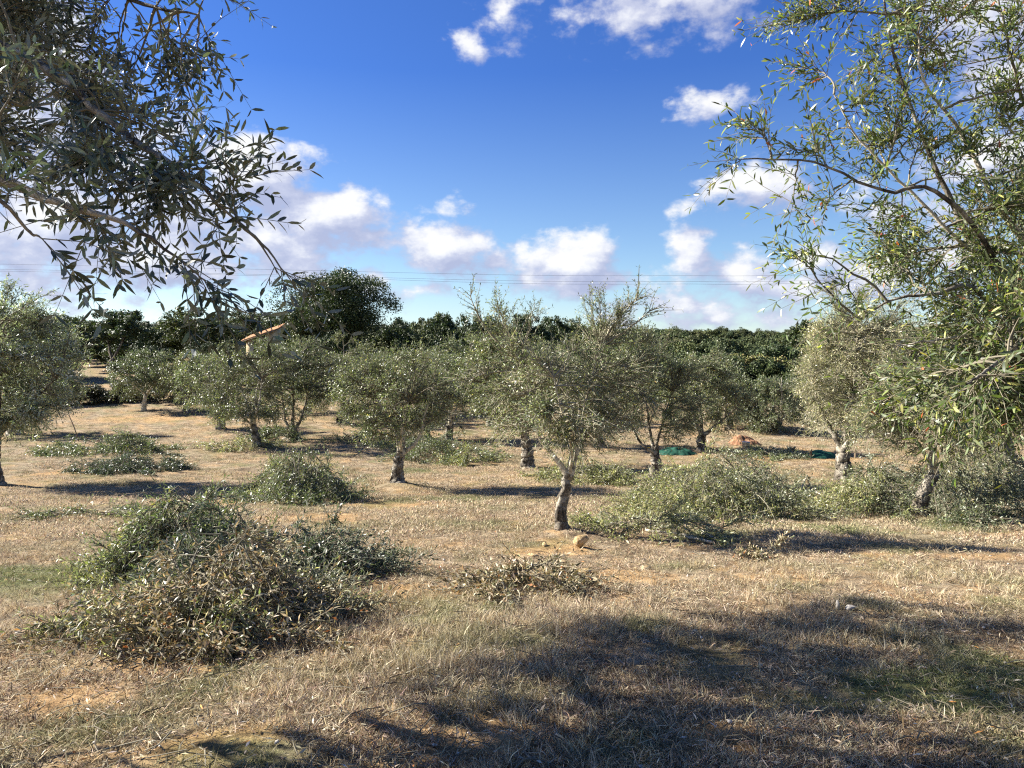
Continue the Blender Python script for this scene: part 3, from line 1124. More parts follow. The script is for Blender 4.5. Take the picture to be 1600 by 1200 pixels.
def heap(label, domes, n_sh, seed, cols=OLIVE, L=.058, W=.014, sticks=40, slen=(.2, .45), K=6, per=2, parts=0, mat=None, cat_='brush heap', stick_r=.006,
         group=HEAPS, detail=1, out_bias=.7, drop=.35, stick_mat=None, jitter=.12, longs=0):
    """domes: (px, py_base, radius x m, radius y m, height m[, cols])"""
    g = np.random.default_rng(seed)
    q0 = GP(domes[0][0], domes[0][1])
    root = thing('brush_heap', label, cat_, tuple(q0), group)
    lvs, tv, tq, off = [], [], [], 0
    drylv = []
    areas = np.array([d[2] * d[3] * (.4 + d[4]) for d in domes])
    n_sh = int(n_sh * 1.3) if n_sh < 5000 else n_sh
    for d, ar_ in zip(domes, areas / areas.sum()):
        q = GP(d[0], d[1]) if len(d) < 7 else np.array(d[6])
        rx, ry, hh = d[2:5]
        col = d[5] if len(d) > 5 and d[5] is not None else cols
        cx, cy = q[0], q[1] + ry * .85
        n = int(n_sh * ar_)
        nbch = max(5, n // 15)
        KB = 7
        a = g.uniform(0, 2 * pi, nbch)
        r = g.random(nbch) ** .7 * .75
        edge = 1 + .25 * (fbm(np.cos(a) * 2 + 7, np.sin(a) * 2 + 3, seed=seed) - .47) * 2
        x = cx + np.cos(a) * r * rx * edge
        y = cy + np.sin(a) * r * ry * edge
        th = a + g.normal(0, .75, nbch) + np.where(g.random(nbch) < .15, pi, 0)
        bl_ = g.uniform(.45, 1.05, nbch) * max(rx, ry) * 1.0
        lvl = g.uniform(.1, 1, nbch) ** .5
        tk = np.linspace(0, 1, KB)[None, :]
        bend_ = g.normal(0, .35, nbch)[:, None]
        bx = x[:, None] + (np.cos(th)[:, None] * tk - np.sin(th)[:, None] * bend_ * tk ** 2) * bl_[:, None]
        by = y[:, None] + (np.sin(th)[:, None] * tk + np.cos(th)[:, None] * bend_ * tk ** 2) * bl_[:, None]
        rk = np.hypot((bx - cx) / rx, (by - cy) / ry)
        lump = .35 + 1.3 * fbm(bx * 1.9 / max(rx, .6), by * 1.9 / max(rx, .6), seed=seed + 3)
        bz = ground_h(bx, by) + hh * np.maximum(0, 1 - rk ** 2) * lump * lvl[:, None] + .03
        up_ = g.uniform(-.02, .14, nbch) * (.4 + hh) + np.where(g.random(nbch) < .12, .18 * (.4 + hh), 0)
        bz += up_[:, None] * tk ** 1.5 * 1.2
        brs = np.stack([bx, by, bz], -1)
        V, qd = tube_arrays(brs, (g.uniform(.004, .009, nbch)[:, None] * (1 - .7 * tk)), 4, off)
        tv.append(V)
        tq.append(qd)
        off += len(V)
        bi = g.integers(0, nbch, n)
        fi = g.uniform(.1, 1, n) ** .8 * (KB - 1)
        i0 = np.minimum(fi.astype(int), KB - 2)
        f_ = (fi - i0)[:, None]
        p = brs[bi, i0] * (1 - f_) + brs[bi, i0 + 1] * f_
        bd = norm(brs[bi, i0 + 1] - brs[bi, i0])
        dr = norm(bd * .95 + g.normal(size=(n, 3)) * np.array([.38, .38, .34]) + np.array([0, 0, .08]))
        wild = g.random(n) < .03                     # a few long shoots stick out of the heap
        dr = norm(dr + wild[:, None] * np.array([0, 0, .75]))
        sl = g.uniform(slen[0], slen[1], n) * np.where(wild, 1.25, 1)
        p = p - dr * sl[:, None] * .12
        sh = shoots(p, dr, sl, K, g.uniform(.1, drop, n), g, wob=.15)
        gz_ = ground_h(sh[:, :, 0], sh[:, :, 1])
        sh[:, :, 2] = np.maximum(sh[:, :, 2], gz_ + .015)
        lv = leaves_along(sh, g, per=per, L=L, W=W, cols=col, up=.3)
        s_ = lv['p']
        lv['c'] = lv['c'] * (.7 + .65 * vnoise(s_[:, 0] * 3.1, s_[:, 1] * 3.1, s_[:, 2] * 4, seed=seed + 9))[:, None]
        (drylv if col is DRY and mat is None else lvs).append(lv)
        V, qd = tube_arrays(sh[:, [0, K // 2, K - 1]], np.array([[.0034, .0026, .0014]]) * np.ones((n, 1)), 3, off)
        tv.append(V)
        tq.append(qd)
        off += len(V)
    nd = sum(len(l['p']) for l in drylv)
    lv = cat(lvs + drylv)
    dry = np.arange(len(lv['p'])) >= len(lv['p']) - nd
    lv['p'] = lv['p'] - q0
    lv['p'][:, 2] = np.maximum(lv['p'][:, 2], ground_h(lv['p'][:, 0] + q0[0], lv['p'][:, 1] + q0[1]) - q0[2] + .008)
    if nd:
        dl = sel(lv, dry)
        lv = sel(lv, ~dry)
        if parts:
            dl = sel(dl, leaf_parts(root, dl, M_DRYLEAF, parts, q0))
        o = leaf_mesh('dried_leaves', dl, M_DRYLEAF, root, detail)
        o['label'] = 'curled brown and beige dried leaves at the front'
        parts = 0
    mat = mat or M_OLIVE
    if parts:
        lv = sel(lv, leaf_parts(root, lv, mat, parts, q0))
    leaf_mesh('leaves', lv, mat, root, detail)
    o = mesh_from('twigs', np.vstack(tv) - q0, [np.vstack(tq)], M_TWIG, root, smooth=True)
    o['kind'] = 'stuff'
    # the cut branches that show
    for k in range(sticks):
        d = domes[g.choice(len(domes), p=areas / areas.sum())]
        q = GP(d[0], d[1]) if len(d) < 7 else np.array(d[6])
        rx, ry, hh = d[2:5]
        a = g.uniform(0, 2 * pi)
        r = math.sqrt(g.random()) * .85
        x, y = q[0] + cos(a) * r * rx, q[1] + ry * .85 + sin(a) * r * ry
        z = float(ground_h(x, y)) + hh * (1 - r * r) * g.uniform(.65, 1.0) + .03
        ln = g.uniform(.35, 1.0) * min(1.2, rx)
        th = a + g.normal(0, 1.0)
        dv = np.array([cos(th), sin(th), g.uniform(-.35, .45)])
        pts = [np.array([x, y, z]) - q0]
        for s in range(3):
            dv = dv + g.normal(0, .25, 3) + np.array([0, 0, -.12])
            pts.append(pts[-1] + dv / np.linalg.norm(dv) * ln / 3)
        for pt in pts:
            pt[2] = max(pt[2], float(ground_h(pt[0] + q0[0], pt[1] + q0[1])) - q0[2] + .01)
        gnarly('cut_branch', pts, stick_r * g.uniform(.7, 1.7), stick_r * .4, stick_mat or M_TWIGPALE, root, seed + k, sides=6, n=9, flare=.1, rough=.12)
    return root


def log(root, pxa, pya, pxb, pyb, r, lift=.05, mat=None):
    """a thicker cut end lying against a heap"""
    o0 = np.array(root.location)
    A, B = GP(pxa, pya), GP(pxb, pyb)
    A = A - o0 + np.array([0, 0, lift])
    B = B - o0 + np.array([0, 0, lift])
    gnarly('cut_branch', [A, (A + B) / 2 + np.array([0, 0, .01]), B], r, r * .8, mat or M_BARKPALE, root, int(pxa), sides=8, n=8, flare=0, rough=.12, cap=True)


h1 = heap('largest brush heap in the left foreground, dried brown leaves in front of green branches',
          [(300, 1015, .78, .6, .55, DRY), (190, 1003, .42, .45, .34, DRYGREEN), (415, 982, .38, .45, .34, DRYGREEN), (300, 1005, .7, .5, .5, DRYGREEN), (268, 918, .72, .7, .88, OLIVE), (215, 908, .5, .6, .6, OLIVE_YEL), (440, 918, .75, .6, .50, OLIVE_DEEP), (505, 908, .36, .5, .42, OLIVE_DEEP), (320, 962, .75, .55, .62, OLIVE_DEEP)],
          7000, 301, sticks=62, parts=290, slen=(.16, .40), stick_r=.0055)
log(h1, 328, 985, 362, 1000, .022, .30)
log(h1, 470, 955, 515, 962, .018, .12)
log(h1, 385, 1010, 420, 1012, .014, .02)
heap('rounded brush heap with sunlit grey green leaves left of the second olive tree', [(458, 786, .85, .7, 1.1), (405, 780, .45, .5, .65), (510, 783, .4, .5, .6), (440, 780, .6, .6, 1.2, OLIVE_YEL)], 1900, 302, L=.07, W=.018, sticks=14, stick_r=.007)
h3 = heap('wide yellow green brush heap right of the forked olive with pale cut ends in front',
          [(1040, 848, .85, .55, .34, OLIVE_YEL), (1130, 815, 1.15, .9, .92, OLIVE_YEL), (1215, 812, .8, .7, .62, OLIVE_YEL), (1060, 800, .8, .8, .75, OLIVE_YEL), (1160, 790, 1.2, .9, 1.05, OLIVE), (985, 835, .45, .4, .18, OLIVE_PALE)],
          4200, 303, L=.064, W=.016, sticks=26, stick_r=.008)
log(h3, 1060, 842, 1115, 852, .022, .03)
log(h3, 1010, 835, 1090, 845, .018, .05)
log(h3, 1098, 838, 1122, 850, .018, .04)
log(h3, 1130, 838, 1108, 836, .025, .06)
h4 = heap('sunlit pale green brush heap left of the leaning pale olive trunk', [(1385, 810, .62, .6, .85, OLIVE_YEL), (1345, 800, .45, .5, .55, OLIVE_YEL), (1310, 800, .4, .4, .25, OLIVE_YEL), (1390, 795, .7, .6, 1.0, OLIVE)], 1500, 304, L=.064, W=.016, sticks=10, stick_r=.007)
log(h4, 1250, 775, 1262, 745, .02, .04)
log(h4, 1272, 770, 1290, 778, .018, .03)
heap('dark shaded brush heap right of the leaning pale olive trunk', [(1500, 815, 1.1, .8, .95, OLIVE), (1580, 815, .9, .8, .9, OLIVE), (1560, 785, 1.1, .8, 1.25, OLIVE_YEL)], 2000, 305, L=.064, W=.016, sticks=14, stick_r=.007)
heap('small bright brush heap behind the forked olive trunk', [(915, 758, 1.0, .6, .62, OLIVE_YEL), (965, 757, .55, .5, .45, OLIVE_YEL), (862, 748, .5, .4, .25, OLIVE_YEL)], 900, 306, L=.07, W=.019, sticks=6)
heap('long low brush heap of grey green branches on the left beside the thin stake', [(165, 712, 1.4, .9, .65, OLIVE), (100, 712, 1.1, .8, .45, OLIVE), (195, 708, .7, .6, .7, OLIVE)], 900, 307, L=.085, W=.024, sticks=6)
heap('dark brush heap in front of the long low one on the left', [(185, 738, 1.2, .7, .45, OLIVE_DEEP), (230, 735, .8, .5, .38, OLIVE_DEEP), (150, 738, .7, .5, .3, OLIVE_DEEP)], 900, 308, L=.075, W=.022, sticks=6)
heap('thin flat scatter of cut branches behind the largest heap', [(115, 812, .75, .3, .12, OLIVE), (165, 805, .4, .25, .1, OLIVE), (40, 812, .4, .15, .05, OLIVE)], 200, 309, sticks=4, cat_='branch scatter')
heap('flat heap of curled dry leaves below the forked olive tree', [(800, 945, .55, .5, .16, DRY), (850, 930, .5, .5, .17, DRY), (760, 925, .3, .3, .08, DRY), (880, 935, .25, .2, .08, DRY), (825, 905, .3, .25, .16, DRY)],
     340, 310, cols=DRY, mat=M_DRYLEAF, sticks=14, slen=(.12, .35), L=.06, W=.015, cat_='leaf heap', stick_r=.004)
heap('pale leafy cuttings under the third olive tree from the left', [(365, 703, 1.0, .6, .45, OLIVE_PALE)], 340, 311, L=.085, W=.026, sticks=3)
heap('grey green cuttings between the twin trunked olives', [(425, 692, .8, .6, .7, OLIVE)], 340, 312, L=.085, W=.026, sticks=3)
heap('broad grey green heap behind the second olive tree', [(700, 722, 1.5, .9, .95, OLIVE), (735, 728, .8, .7, .6, OLIVE_YEL), (660, 712, .9, .7, .9, OLIVE)], 1100, 313, L=.08, W=.024, sticks=6)
heap('reddish brown twig scraps lying right of the yellow green heap', [(1185, 873, .32, .16, .05, DRY)], 90, 314, cols=[(3, (.30, .14, .06)), (2, (.22, .12, .06))], mat=M_DRYLEAF, sticks=8, slen=(.08, .2), cat_='twig scraps', stick_r=.004)
heap('low dark green heap in the far right gap near the orange soil', [(1200, 716, 1.1, .5, .22, OLIVE), (1225, 714, .8, .5, .2, OLIVE_DEEP)], 480, 315, L=.08, W=.024, sticks=4)
heap('pale sunlit heap at the right edge behind the shaded one', [(1575, 760, 1.3, .8, .9, OLIVE_PALE), (1480, 762, 1.2, .7, .7, OLIVE_YEL)], 900, 316, L=.075, W=.022, sticks=4)
heap('light green cuttings under the small tree behind the second olive', [(580, 694, 1.6, .7, .4, OLIVE), (640, 700, 1.2, .7, .5, OLIVE)], 500, 317, L=.085, W=.026, sticks=3)

# ------------------------------------------------------------------ olive trees
olive(880, 10.7, 'forked olive with a pale left limb and tall feathery shoots, in the middle foreground',
      [(880, 605, 105, 75), (800, 600, 65, 65, .3), (965, 605, 70, 70, .2), (835, 545, 60, 45, -.1), (935, 540, 60, 48, .2), (775, 540, 35, 40, .1), (890, 660, 85, 35, -.3), (960, 665, 45, 30, .1), (800, 665, 40, 28, .2), (720, 600, 30, 50, .2, .7)],
      401, trunk_r=.11, trunk_px=[(876, 800), (890, 740)], tops=[([(955, 478, 48, 34), (925, 495, 32, 32), (960, 515, 45, 30)], 30, 190), ([(770, 490, 32, 34), (790, 468, 22, 14)], 14, 75), ([(838, 490, 12, 22)], 5, 18), ([(990, 520, 30, 30)], 9, 50)], limbs_px=[[(862, 708, .05), (842, 682, .1), (828, 620, .2), (805, 560, .2)], [(893, 715, 0), (902, 690), (908, 655), (922, 600), (938, 540)], [(905, 700, .1), (925, 668, .2), (948, 630, .3), (985, 590, .4)], [(893, 705, -.2), (880, 650, -.5), (865, 590, -.6)]],
      nb=165, ns=1350, L=.057, W=.0135, cols=OLIVE + [(2.5, (.19, .19, .085))], depth=1.25, slen=(.16, .42), shell=.1, clump=.8, twig=M_TWIGPALE, extra=[(735, 463), (1000, 465), (1018, 482), (985, 580), (1010, 560), (1015, 620)])
olive(622, 19.1, 'grey green round olive with a pale bent right limb, second from the middle', [(622, 630, 96, 58), (565, 615, 50, 46, .3), (680, 635, 46, 52, .1), (640, 585, 56, 34), (600, 665, 66, 32, -.3)], 402,
      trunk_r=.17, trunk_px=[(620, 738), (626, 705)], limbs_px=[[(630, 690), (628, 660), (605, 620)], [(645, 695), (658, 675), (664, 645), (680, 610)], [(618, 680), (600, 640), (570, 610)], [(628, 670, -.5), (640, 620, -.6)]], nb=170, ns=2300, L=.068, W=.019, depth=1.1)
olive(400, 29, 'grey green olive on a short dark trunk, left of the twin trunked one', [(385, 598, 68, 60), (345, 615, 38, 42), (425, 582, 38, 42), (385, 650, 60, 24)], 403, trunk_r=.17, nb=130, ns=1500, L=.085, W=.027)
olive(458, 31.5, 'twin trunked olive with a thick dark forked base, left of middle', [(455, 585, 66, 56), (495, 600, 38, 52), (420, 570, 38, 42), (455, 640, 66, 28)], 404, trunk_r=.26, trunk_px=[(458, 682), (456, 672)],
      limbs_px=[[(446, 655), (440, 610)], [(470, 655), (482, 610)], [(458, 640), (458, 580)]], nb=140, ns=1700, L=.085, W=.027, palelimb=False)
olive(343, 34.5, 'small background olive at the left edge of the twin trunked group', [(330, 600, 45, 45), (300, 610, 35, 38), (355, 620, 35, 40)], 405, trunk_r=.2, nb=90, ns=1000, L=.09, W=.03)
olive(537, 36, 'background olive with a lumpy short trunk left of the second olive', [(530, 592, 62, 56), (500, 605, 45, 52), (575, 600, 45, 50), (540, 555, 42, 28)], 406, trunk_r=.26, nb=110, ns=1300, L=.09, W=.03, palelimb=False)
olive(480, 39, 'farthest small olive seen under the crown of the twin trunked one', [(485, 600, 50, 45), (450, 585, 35, 30)], 407, trunk_r=.2, nb=70, ns=800, L=.095, W=.032)
olive(224, 41, 'small round olive with two thin pale trunks at the edge of the bank', [(228, 592, 50, 38), (200, 600, 28, 28), (255, 600, 25, 28), (230, 562, 30, 18)], 408, trunk_r=.13, nb=90, ns=1250, L=.095, W=.032, pale=True, cols=OLIVE + [(4, (.08, .10, .035))])
olive(824, 24, 'shaded olive with a flared dark trunk just left of the forked one', [(810, 595, 82, 66), (755, 600, 55, 60), (865, 600, 52, 62), (800, 655, 76, 34), (770, 535, 40, 34)], 409, trunk_r=.21, nb=150, ns=1900, L=.078, W=.023, palelimb=False)
olive(1022, 19.8, 'dark trunked leaning olive behind the yellow green heap', [(1010, 620, 70, 62), (960, 630, 45, 50), (1065, 620, 45, 55), (1000, 560, 55, 35), (1040, 670, 55, 28)], 410, trunk_r=.16, trunk_px=[(1026, 725), (1024, 705)],
      limbs_px=[[(1000, 690, -.2), (975, 640, -.3)], [(1030, 680), (1050, 610)], [(1015, 670, .3), (1005, 590, .3)]], nb=160, ns=2100, L=.066, W=.019, palelimb=False)
olive(1097, 28, 'olive on a slim trunk between the leaning one and the orange mound', [(1095, 620, 60, 58), (1140, 640, 35, 45), (1065, 600, 35, 40), (1110, 580, 35, 25), (1100, 670, 50, 22)], 411, trunk_r=.2, nb=130, ns=1600, L=.085, W=.027, palelimb=False)
olive(1322, 21, 'cream coloured twiggy olive on a stout black trunk, right of middle', [(1345, 590, 85, 92), (1300, 600, 50, 80), (1410, 600, 75, 85), (1310, 530, 45, 40), (1370, 510, 60, 40), (1330, 665, 70, 32), (1420, 540, 40, 50)], 412,
      trunk_r=.24, nb=300, ns=5200, L=.075, W=.018, cols=OLIVE_PALE, twig=M_TWIGPALE, depth=1.2, palelimb=False, tops=[([(1300, 478, 18, 26), (1340, 482, 18, 24)], 16, 70)], shell=.25, slen=(.25, .55), extra=[(1290, 455), (1305, 450), (1345, 460), (1282, 480)], trunk_px=[(1320, 728), (1318, 700)])
olive(1432, 12.9, 'olive with a leaning pale fluted trunk between the two brush heaps on the right', [(1450, 640, 75, 55), (1400, 640, 60, 50, .2), (1510, 640, 70, 60, .2), (1460, 590, 80, 40), (1450, 690, 80, 28, -.2), (1360, 650, 40, 40, .2, .6)], 413,
      trunk_r=.14, trunk_px=[(1444, 775), (1462, 738)], nb=170, ns=2200, L=.058, W=.014, pale=False, cols=OLIVE[:3] + OLIVE_YEL + OLIVE_PALE[:2], depth=1.0, limbs_px=[[(1440, 700), (1400, 650)], [(1462, 700), (1500, 640)], [(1455, 690, .3), (1455, 610, .4)], [(1470, 710, -.3), (1530, 690, -.4)]])
olive(1572, 23.5, 'dark trunked olive at the right edge behind the shaded heap', [(1560, 630, 80, 65), (1500, 620, 50, 55), (1630, 620, 60, 60), (1560, 560, 60, 35)], 414, trunk_r=.28, nb=140, ns=1700, L=.078, W=.023, palelimb=False)
olive(-6, 19.8, 'silvery olive at the left edge with long pale leaves and a dark trunk', [(20, 560, 95, 78), (-50, 560, 90, 80), (70, 600, 48, 60, -.3), (40, 520, 60, 40), (60, 500, 35, 25, -.3), (20, 640, 85, 45), (-20, 490, 50, 25)], 415,
      trunk_r=.2, nb=200, ns=2700, L=.115, W=.026, cols=OLIVE_SILVER, depth=1.2, palelimb=False, extra=[(75, 460), (30, 462), (12, 455)])
olive(22, 33, 'olive with a flared trunk on the left, behind the silvery one', [(60, 610, 65, 48), (10, 620, 55, 45), (105, 620, 32, 38)], 416, trunk_r=.32, nb=130, ns=1500, L=.09, W=.028)
olive(1215, 33, 'pale green rounded olive before the wooded slope, left of the cream one', [(1212, 640, 48, 45), (1185, 650, 32, 38), (1245, 635, 32, 42), (1215, 605, 30, 22)], 417, trunk_r=.16, nb=110, ns=1450, L=.09, W=.028, cols=OLIVE + [(5, (.14, .16, .075))])
olive(940, 29, 'olive seen through the gap right of the forked trunk', [(935, 630, 50, 50), (905, 640, 35, 40), (965, 650, 30, 35)], 418, trunk_r=.18, nb=80, ns=950, L=.09, W=.028, palelimb=False)
olive(701, 31, 'olive whose crown fills the gap right of the second olive', [(705, 605, 56, 52), (745, 615, 42, 48), (700, 650, 45, 32), (715, 560, 38, 30)], 419, trunk_r=.18, nb=110, ns=1400, L=.09, W=.028, cols=OLIVE + [(2, (.15, .16, .06))])
olive(765, 35, 'farther olive behind the shaded one left of the forked tree', [(765, 610, 48, 45), (790, 580, 35, 35)], 420, trunk_r=.18, nb=80, ns=900, L=.095, W=.03, palelimb=False)
olive(855, 36, 'farther olive directly behind the forked trunk', [(855, 615, 48, 45), (880, 590, 35, 35)], 421, trunk_r=.2, nb=80, ns=900, L=.095, W=.03, palelimb=False)
olive(1140, 34, 'far small olive left of the orange mound', [(1140, 625, 42, 42), (1165, 630, 28, 36)], 422, trunk_r=.16, nb=80, ns=900, L=.095, W=.03)
olive(1268, 36, 'far olive in the gap left of the stout black trunk', [(1262, 640, 42, 42), (1290, 620, 30, 36)], 423, trunk_r=.18, nb=80, ns=900, L=.095, W=.03)

olive(592, 38, 'far olive filling the gap left of the second olive', [(590, 600, 50, 46), (560, 590, 35, 36)], 424, trunk_r=.18, nb=90, ns=950, L=.095, W=.03, palelimb=False)
olive(655, 39, 'far olive showing above the right shoulder of the second olive', [(655, 595, 50, 46), (685, 585, 35, 36)], 425, trunk_r=.18, nb=90, ns=950, L=.095, W=.03, palelimb=False)
olive(292, 40, 'far olive left of the small background olive, before the shaded bushes', [(290, 600, 44, 42), (315, 590, 32, 34)], 426, trunk_r=.18, nb=80, ns=850, L=.095, W=.03, palelimb=False)
# big tree off the left edge: its branches hang into the top left corner and it shades the foreground
bl = GX(-1318, 3.4)
fl = thing('olive_tree', 'near olive whose dark leafy branches hang into the top left corner', 'olive tree', tuple(bl), TREES)
Rl = lambda px, py, D: P(px - 36, py - 22, D) - bl
gnarly('trunk', [(0, 0, -.1), (.08, -.1, .8), (.25, -.15, 1.55)], .2, .15, M_BARK, fl, 501, flare=.4)
fk = np.array([.25, -.15, 1.5])
LIMB = [[fk, Rl(-230, 60, 4.6), Rl(-60, 60, 3.9), Rl(110, 130, 3.5), Rl(230, 230, 3.2), Rl(330, 300, 3.0), Rl(410, 370, 3.0)],
        [fk, Rl(-260, 150, 4.3), Rl(-120, 200, 3.5), Rl(0, 290, 3.0), Rl(120, 335, 2.8), Rl(230, 370, 2.7), Rl(315, 425, 2.7)],
        [fk, Rl(-300, 0, 5.2), Rl(-60, -60, 4.6), Rl(120, -10, 4.2), Rl(260, 30, 4.0), Rl(350, 50, 3.9)],
        [fk, Rl(-330, -100, 6.0), Rl(-200, -160, 6.6), Rl(-80, -140, 7.2), Rl(60, -60, 7.6)],
        [fk, Rl(-350, 100, 4.2), Rl(-260, 240, 2.9), Rl(-120, 300, 2.4), Rl(20, 330, 2.3), Rl(90, 390, 2.4)],
        [fk, fk + np.array([.3, 1.0, .9]), fk + np.array([.7, 2.3, 2.1])], [fk, fk + np.array([.6, 1.8, 1.3]), fk + np.array([1.2, 4.0, 2.8])]]
for k, l in enumerate(LIMB):
    gnarly('limb', l, .06 if k < 4 else .035, .004, M_BARK, fl, 510 + k, sides=9, n=26, flare=.1, rough=.16)


def lobe(base, px, py, D, rpx, rpy, rd, w=1.0):
    c = P(px - 42, py - 24, D) - base if base is bl else P(px + 28, py, D) - base
    return (*c, rpx / F * D, rd, rpy / F * D, w)


LB = [lobe(bl, 60, 60, 4.0, 150, 110, .6, 2.2), lobe(bl, 210, 90, 4.0, 120, 90, .5, 2.0), lobe(bl, 60, 210, 3.6, 150, 90, .5, 2.6), lobe(bl, 220, 230, 3.4, 105, 85, .4, 3.2),
      lobe(bl, 250, 265, 3.1, 85, 52, .3, 4), lobe(bl, 325, 290, 3.0, 55, 38, .25, 3.4), lobe(bl, 330, 40, 4.0, 45, 60, .4, 3), lobe(bl, 200, 315, 2.8, 85, 28, .25, 1.8), lobe(bl, 20, 215, 2.7, 80, 36, .3, 1.2), lobe(bl, 300, 150, 3.8, 50, 60, .35, 2.5), lobe(bl, 10, 130, 2.7, 110, 90, .3, 1.8)]
ex = [Rl(495, 466, 3.0), Rl(470, 450, 3.0), Rl(366, 470, 2.7), Rl(322, 430, 2.7), Rl(400, 350, 3.0), Rl(410, 300, 3.0), Rl(108, 400, 2.4), Rl(60, 310, 2.5), Rl(370, 15, 3.9), Rl(365, 85, 3.9), Rl(340, 190, 3.8), Rl(390, 270, 3.1), Rl(375, 375, 3.0), Rl(35, 320, 2.4), Rl(250, 375, 2.8), Rl(185, 365, 2.8)]
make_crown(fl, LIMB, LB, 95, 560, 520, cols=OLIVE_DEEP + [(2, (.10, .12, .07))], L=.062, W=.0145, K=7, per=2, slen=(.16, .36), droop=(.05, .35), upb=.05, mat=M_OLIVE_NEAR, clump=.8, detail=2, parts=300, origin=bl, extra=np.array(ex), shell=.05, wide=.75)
# the high outer crown that throws the long shade over the foreground grass
LB2 = [(1.0, 2.5, 4.15, 1.2, 1.2, .85), (.5, 3.4, 4.95, 1.2, 1.2, .85), (1.4, 1.5, 3.95, .8, .9, .6), (.9, 4.6, 5.3, 1.0, .8, .6), (.9, .9, 4.45, 1.2, 1.0, .8), (1.2, .2, 4.2, 1.0, .8, .7)]
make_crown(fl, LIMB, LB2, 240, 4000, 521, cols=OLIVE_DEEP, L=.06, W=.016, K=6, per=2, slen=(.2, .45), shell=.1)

# the tree off the right edge, reaching the full height of the picture
br_ = GX(1735, 5.2)
fr = thing('olive_tree', 'tall near olive filling the right edge with airy shoots and a few red leaves', 'olive tree', tuple(br_), TREES)
Rr = lambda px, py, D: P(px, py, D) - br_
gnarly('trunk', [(0, 0, -.1), (-.05, 0, .7), (-.2, .02, 1.35)], .16, .11, M_BARK, fr, 601, flare=.4)
fk = np.array([-.2, .02, 1.3])
LIMR = [[fk, Rr(1600, 480, 5.1), Rr(1530, 400, 5.0), Rr(1480, 310, 5.0), Rr(1440, 220, 5.0), Rr(1400, 120, 5.0), Rr(1380, 20, 5.0), Rr(1370, -60, 5.0)],
        [fk, Rr(1640, 450, 5.0), Rr(1560, 330, 4.9), Rr(1500, 215, 4.9), Rr(1440, 130, 4.8), Rr(1430, 60, 4.8)],
        [fk, Rr(1580, 440, 4.8), Rr(1500, 380, 4.7), Rr(1420, 300, 4.7), Rr(1340, 220, 4.7), Rr(1300, 150, 4.7)],
        [fk, Rr(1560, 420, 4.6), Rr(1460, 300, 4.4), Rr(1380, 300, 4.4), Rr(1270, 255, 4.4), Rr(1160, 250, 4.4)],
        [fk, Rr(1640, 300, 5.2), Rr(1590, 150, 5.2), Rr(1560, 30, 5.2), Rr(1540, -50, 5.2)],
        [fk, Rr(1600, 560, 4.3), Rr(1570, 560, 3.7), Rr(1540, 580, 3.3), Rr(1510, 600, 3.0)],
        [fk, Rr(1540, 470, 4.6), Rr(1460, 460, 4.5), Rr(1390, 470, 4.5), Rr(1340, 500, 4.5)],
        [fk, Rr(1620, 540, 4.8), Rr(1560, 520, 4.6), Rr(1480, 530, 4.4), Rr(1400, 540, 4.4)]]
for k, l in enumerate(LIMR):
    gnarly('limb', l, .042 if k < 2 else .026, .004, M_BARKPALE if k in (1, 2, 7) else M_BARK, fr, 610 + k, sides=8, n=26, flare=.1, rough=.14)
LR = [lobe(br_, 1380, 80, 5.0, 95, 90, .5, .8), lobe(br_, 1330, 200, 4.8, 70, 50, .4, .8), lobe(br_, 1460, 60, 5.0, 90, 80, .5, .7), lobe(br_, 1550, 130, 5.1, 90, 110, .5, 1.0), lobe(br_, 1440, 250, 4.8, 110, 80, .5, .7), lobe(br_, 1335, 325, 4.6, 75, 55, .4, 1.0),
      lobe(br_, 1420, 370, 4.7, 95, 65, .5, 1.1), lobe(br_, 1550, 340, 4.9, 90, 100, .5, 1.2), lobe(br_, 1540, 450, 4.7, 95, 65, .5, 3.2), lobe(br_, 1400, 470, 4.5, 75, 45, .4, .6), lobe(br_, 1530, 550, 4.5, 90, 65, .5, 3.6), lobe(br_, 1575, 590, 4.6, 75, 85, .5, 5),
      lobe(br_, 1540, 600, 3.3, 50, 35, .25, 3.0), lobe(br_, 1480, 600, 3.8, 50, 40, .25, 1.6), lobe(br_, 1575, 490, 4.0, 80, 70, .3, 2.5), lobe(br_, 1400, 560, 4.4, 40, 30, .3, .3), lobe(br_, 1270, 225, 4.5, 40, 28, .3, .7), lobe(br_, 1285, 370, 4.5, 35, 32, .3, .7), lobe(br_, 1700, 350, 5.2, 150, 250, .9, .35)]
exr = [Rr(1155, 252, 4.4), Rr(1170, 200, 4.5), Rr(1250, 35, 5), Rr(1255, 110, 5), Rr(1235, 330, 4.5), Rr(1240, 395, 4.5), Rr(1290, 15, 5), Rr(1340, 5, 5), Rr(1320, 440, 4.4), Rr(1330, 500, 4.3), Rr(1500, 10, 5), Rr(1590, 10, 5), Rr(1240, 390, 4.5), Rr(1450, 640, 3.8), Rr(1410, 610, 4.0), Rr(1190, 215, 4.5), Rr(1480, 20, 5)]
FRC = [(5, (.060, .085, .030)), (4, (.095, .12, .042)), (2.5, (.16, .18, .06)), (1.2, (.28, .28, .08)), (.10, (.42, .10, .04)), (.12, (.38, .34, .05))]
make_crown(fr, LIMR, LR, 240, 3500, 620, cols=FRC, L=.056, W=.0115, K=6, per=2, slen=(.16, .42), droop=(.0, .35), upb=.25, mat=M_OLIVE_WARM, clump=.7, detail=2, parts=300, origin=br_, extra=np.array(exr), shell=.08, wide=.75)
